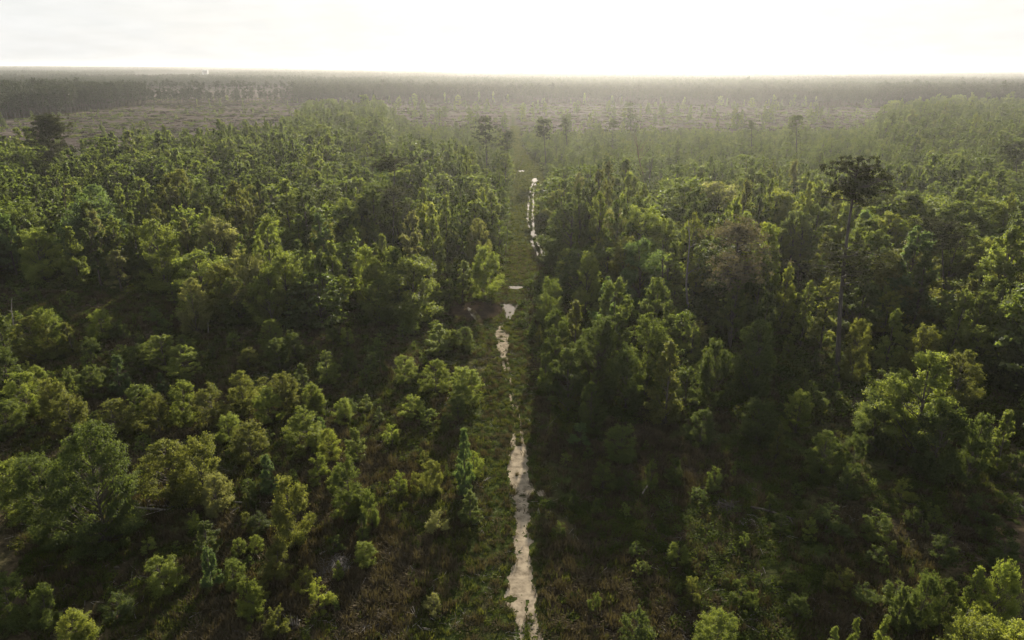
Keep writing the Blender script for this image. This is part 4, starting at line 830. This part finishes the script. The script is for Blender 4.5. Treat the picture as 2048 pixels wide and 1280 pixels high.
green = np.where(edge, .66, np.where(z == 5, .34 + .35 * (gr > .5), .15 + .6 * (gr > .5)))
idx = np.where(u < green * .45, rg.integers(0, 2, len(gx)), np.where(u < green * .62, 6, np.where(u < green, np.where(gr > .45, 4 + (rg.uniform(0, 1, len(gx)) > .6), 4), np.where(u < .965, rg.integers(2, 4, len(gx)), 7))))
idx = np.where((z == 5) & (gr > .52) & (u < .45), 5, idx)
k = ~bad; s = rg.uniform(.6, 1.35, k.sum()) * np.where(z[k] == 4, .7, 1)
s = np.where(sand_fn(gx[k], gy[k], px[k], py[k]), s * .5, s)
instancer('grass', np.stack([gx[k], gy[k], 0 * gx[k]], 1), rg.uniform(0, 6.28, k.sum()), np.repeat(s[:, None], 3, 1), idx[k], grass_p, 'green and straw-coloured grass with low plants in the clearings')
# grass of the far track and undergrowth of the woods
gx, gy, rg = jgrid(-330, 330, 125, 480, 1.0, 82, 1.0); z, px, py = zone(gx, gy); k = ((z == 4) & ~rut_fn(gx, gy, px, py) & ~((((px - 1032) / 14) ** 2 + ((py - 575) / 4) ** 2 < 1))); P4 = np.stack([gx[k], gy[k], 0 * gx[k]], 1); n4 = k.sum()
I4 = rg.choice([0, 1, 6], n4); S4 = rg.uniform(.7, 1.4, n4) * np.where(np.isin(I4, (0, 1)), 1, .8)
gx, gy, rg = jgrid(-330, 330, 70, 430, 1.9, 83, 1.0); k = fan(gx, gy, 4); gx, gy = gx[k], gy[k]; z, px, py = zone(gx, gy); k = np.isin(z, (1, 6)); P5 = np.stack([gx[k], gy[k], 0 * gx[k]], 1); n5 = k.sum(); I5 = rg.choice([4, 5, 5], n5); S5 = rg.uniform(1.2, 3.0, n5)
und = np.concatenate([P4, P5]); instancer('undergrowth', und, rng.uniform(0, 6.28, len(und)), np.repeat(np.concatenate([S4, S5])[:, None], 3, 1), np.concatenate([I4, I5]), grass_p, 'low green undergrowth between the trees and on the grassy track')
# slash and stubble on the felled fields
slash_p = [twigs(11, 16, 2.2, M_RUST), twigs(12, 14, 2.4, M_BARK), clump(13, 60, .7, 1.3, .5, M_BRUSH), clump(14, 50, .5, 1.6, .6, M_BROWN), twigs(15, 20, 1.6, M_BARK), twigs(16, 12, 1.6, M_DEAD)]
gx, gy, rg = jgrid(-780, 780, 240, 900, 3.6, 84, 1.0); k = np.abs(gx) < gy * .84; gx, gy = gx[k], gy[k]; z, px, py = zone(gx, gy); rows = fbm(gx * .18, gy, 9, 33); k = (z == 2) & (rows > .40); gx, gy = gx[k], gy[k]; n = len(gx)
instancer('slash', np.stack([gx, gy, 0 * gx], 1), rg.uniform(0, 6.28, n), np.repeat(rg.uniform(.7, 1.8, n)[:, None], 3, 1), rg.choice(6, n, p=[.14, .28, .18, .16, .20, .04]), slash_p, 'felling slash and stubble strewn over the brown field')

# ------------------------------------------------------------------ haze
m, t = mat("haze_air"); o = N(t, 'ShaderNodeOutputMaterial'); pv = N(t, 'ShaderNodeVolumePrincipled'); pv.inputs['Density'].default_value = .00009; pv.inputs['Anisotropy'].default_value = .66; pv.inputs['Color'].default_value = (.97, .97, .96, 1)
t.links.new(pv.outputs[0], o.inputs['Volume'])
L_, B_, T_ = 17000, -1.0, 44.0
V = [(-L_, -L_, B_), (L_, -L_, B_), (L_, L_, B_), (-L_, L_, B_), (-L_, -L_, T_), (L_, -L_, T_), (L_, L_, T_), (-L_, L_, T_)]
hz = link('haze', mesh_np('haze', V, [(3, 2, 1, 0), (4, 5, 6, 7), (0, 1, 5, 4), (1, 2, 6, 5), (2, 3, 7, 6), (3, 0, 4, 7)], mats=[m])); hz['kind'] = 'stuff'; hz['label'] = 'thin pale haze in the air over the forest'
print('trees', len(trees), 'own', len(chosen), 'forest pts', len(P))
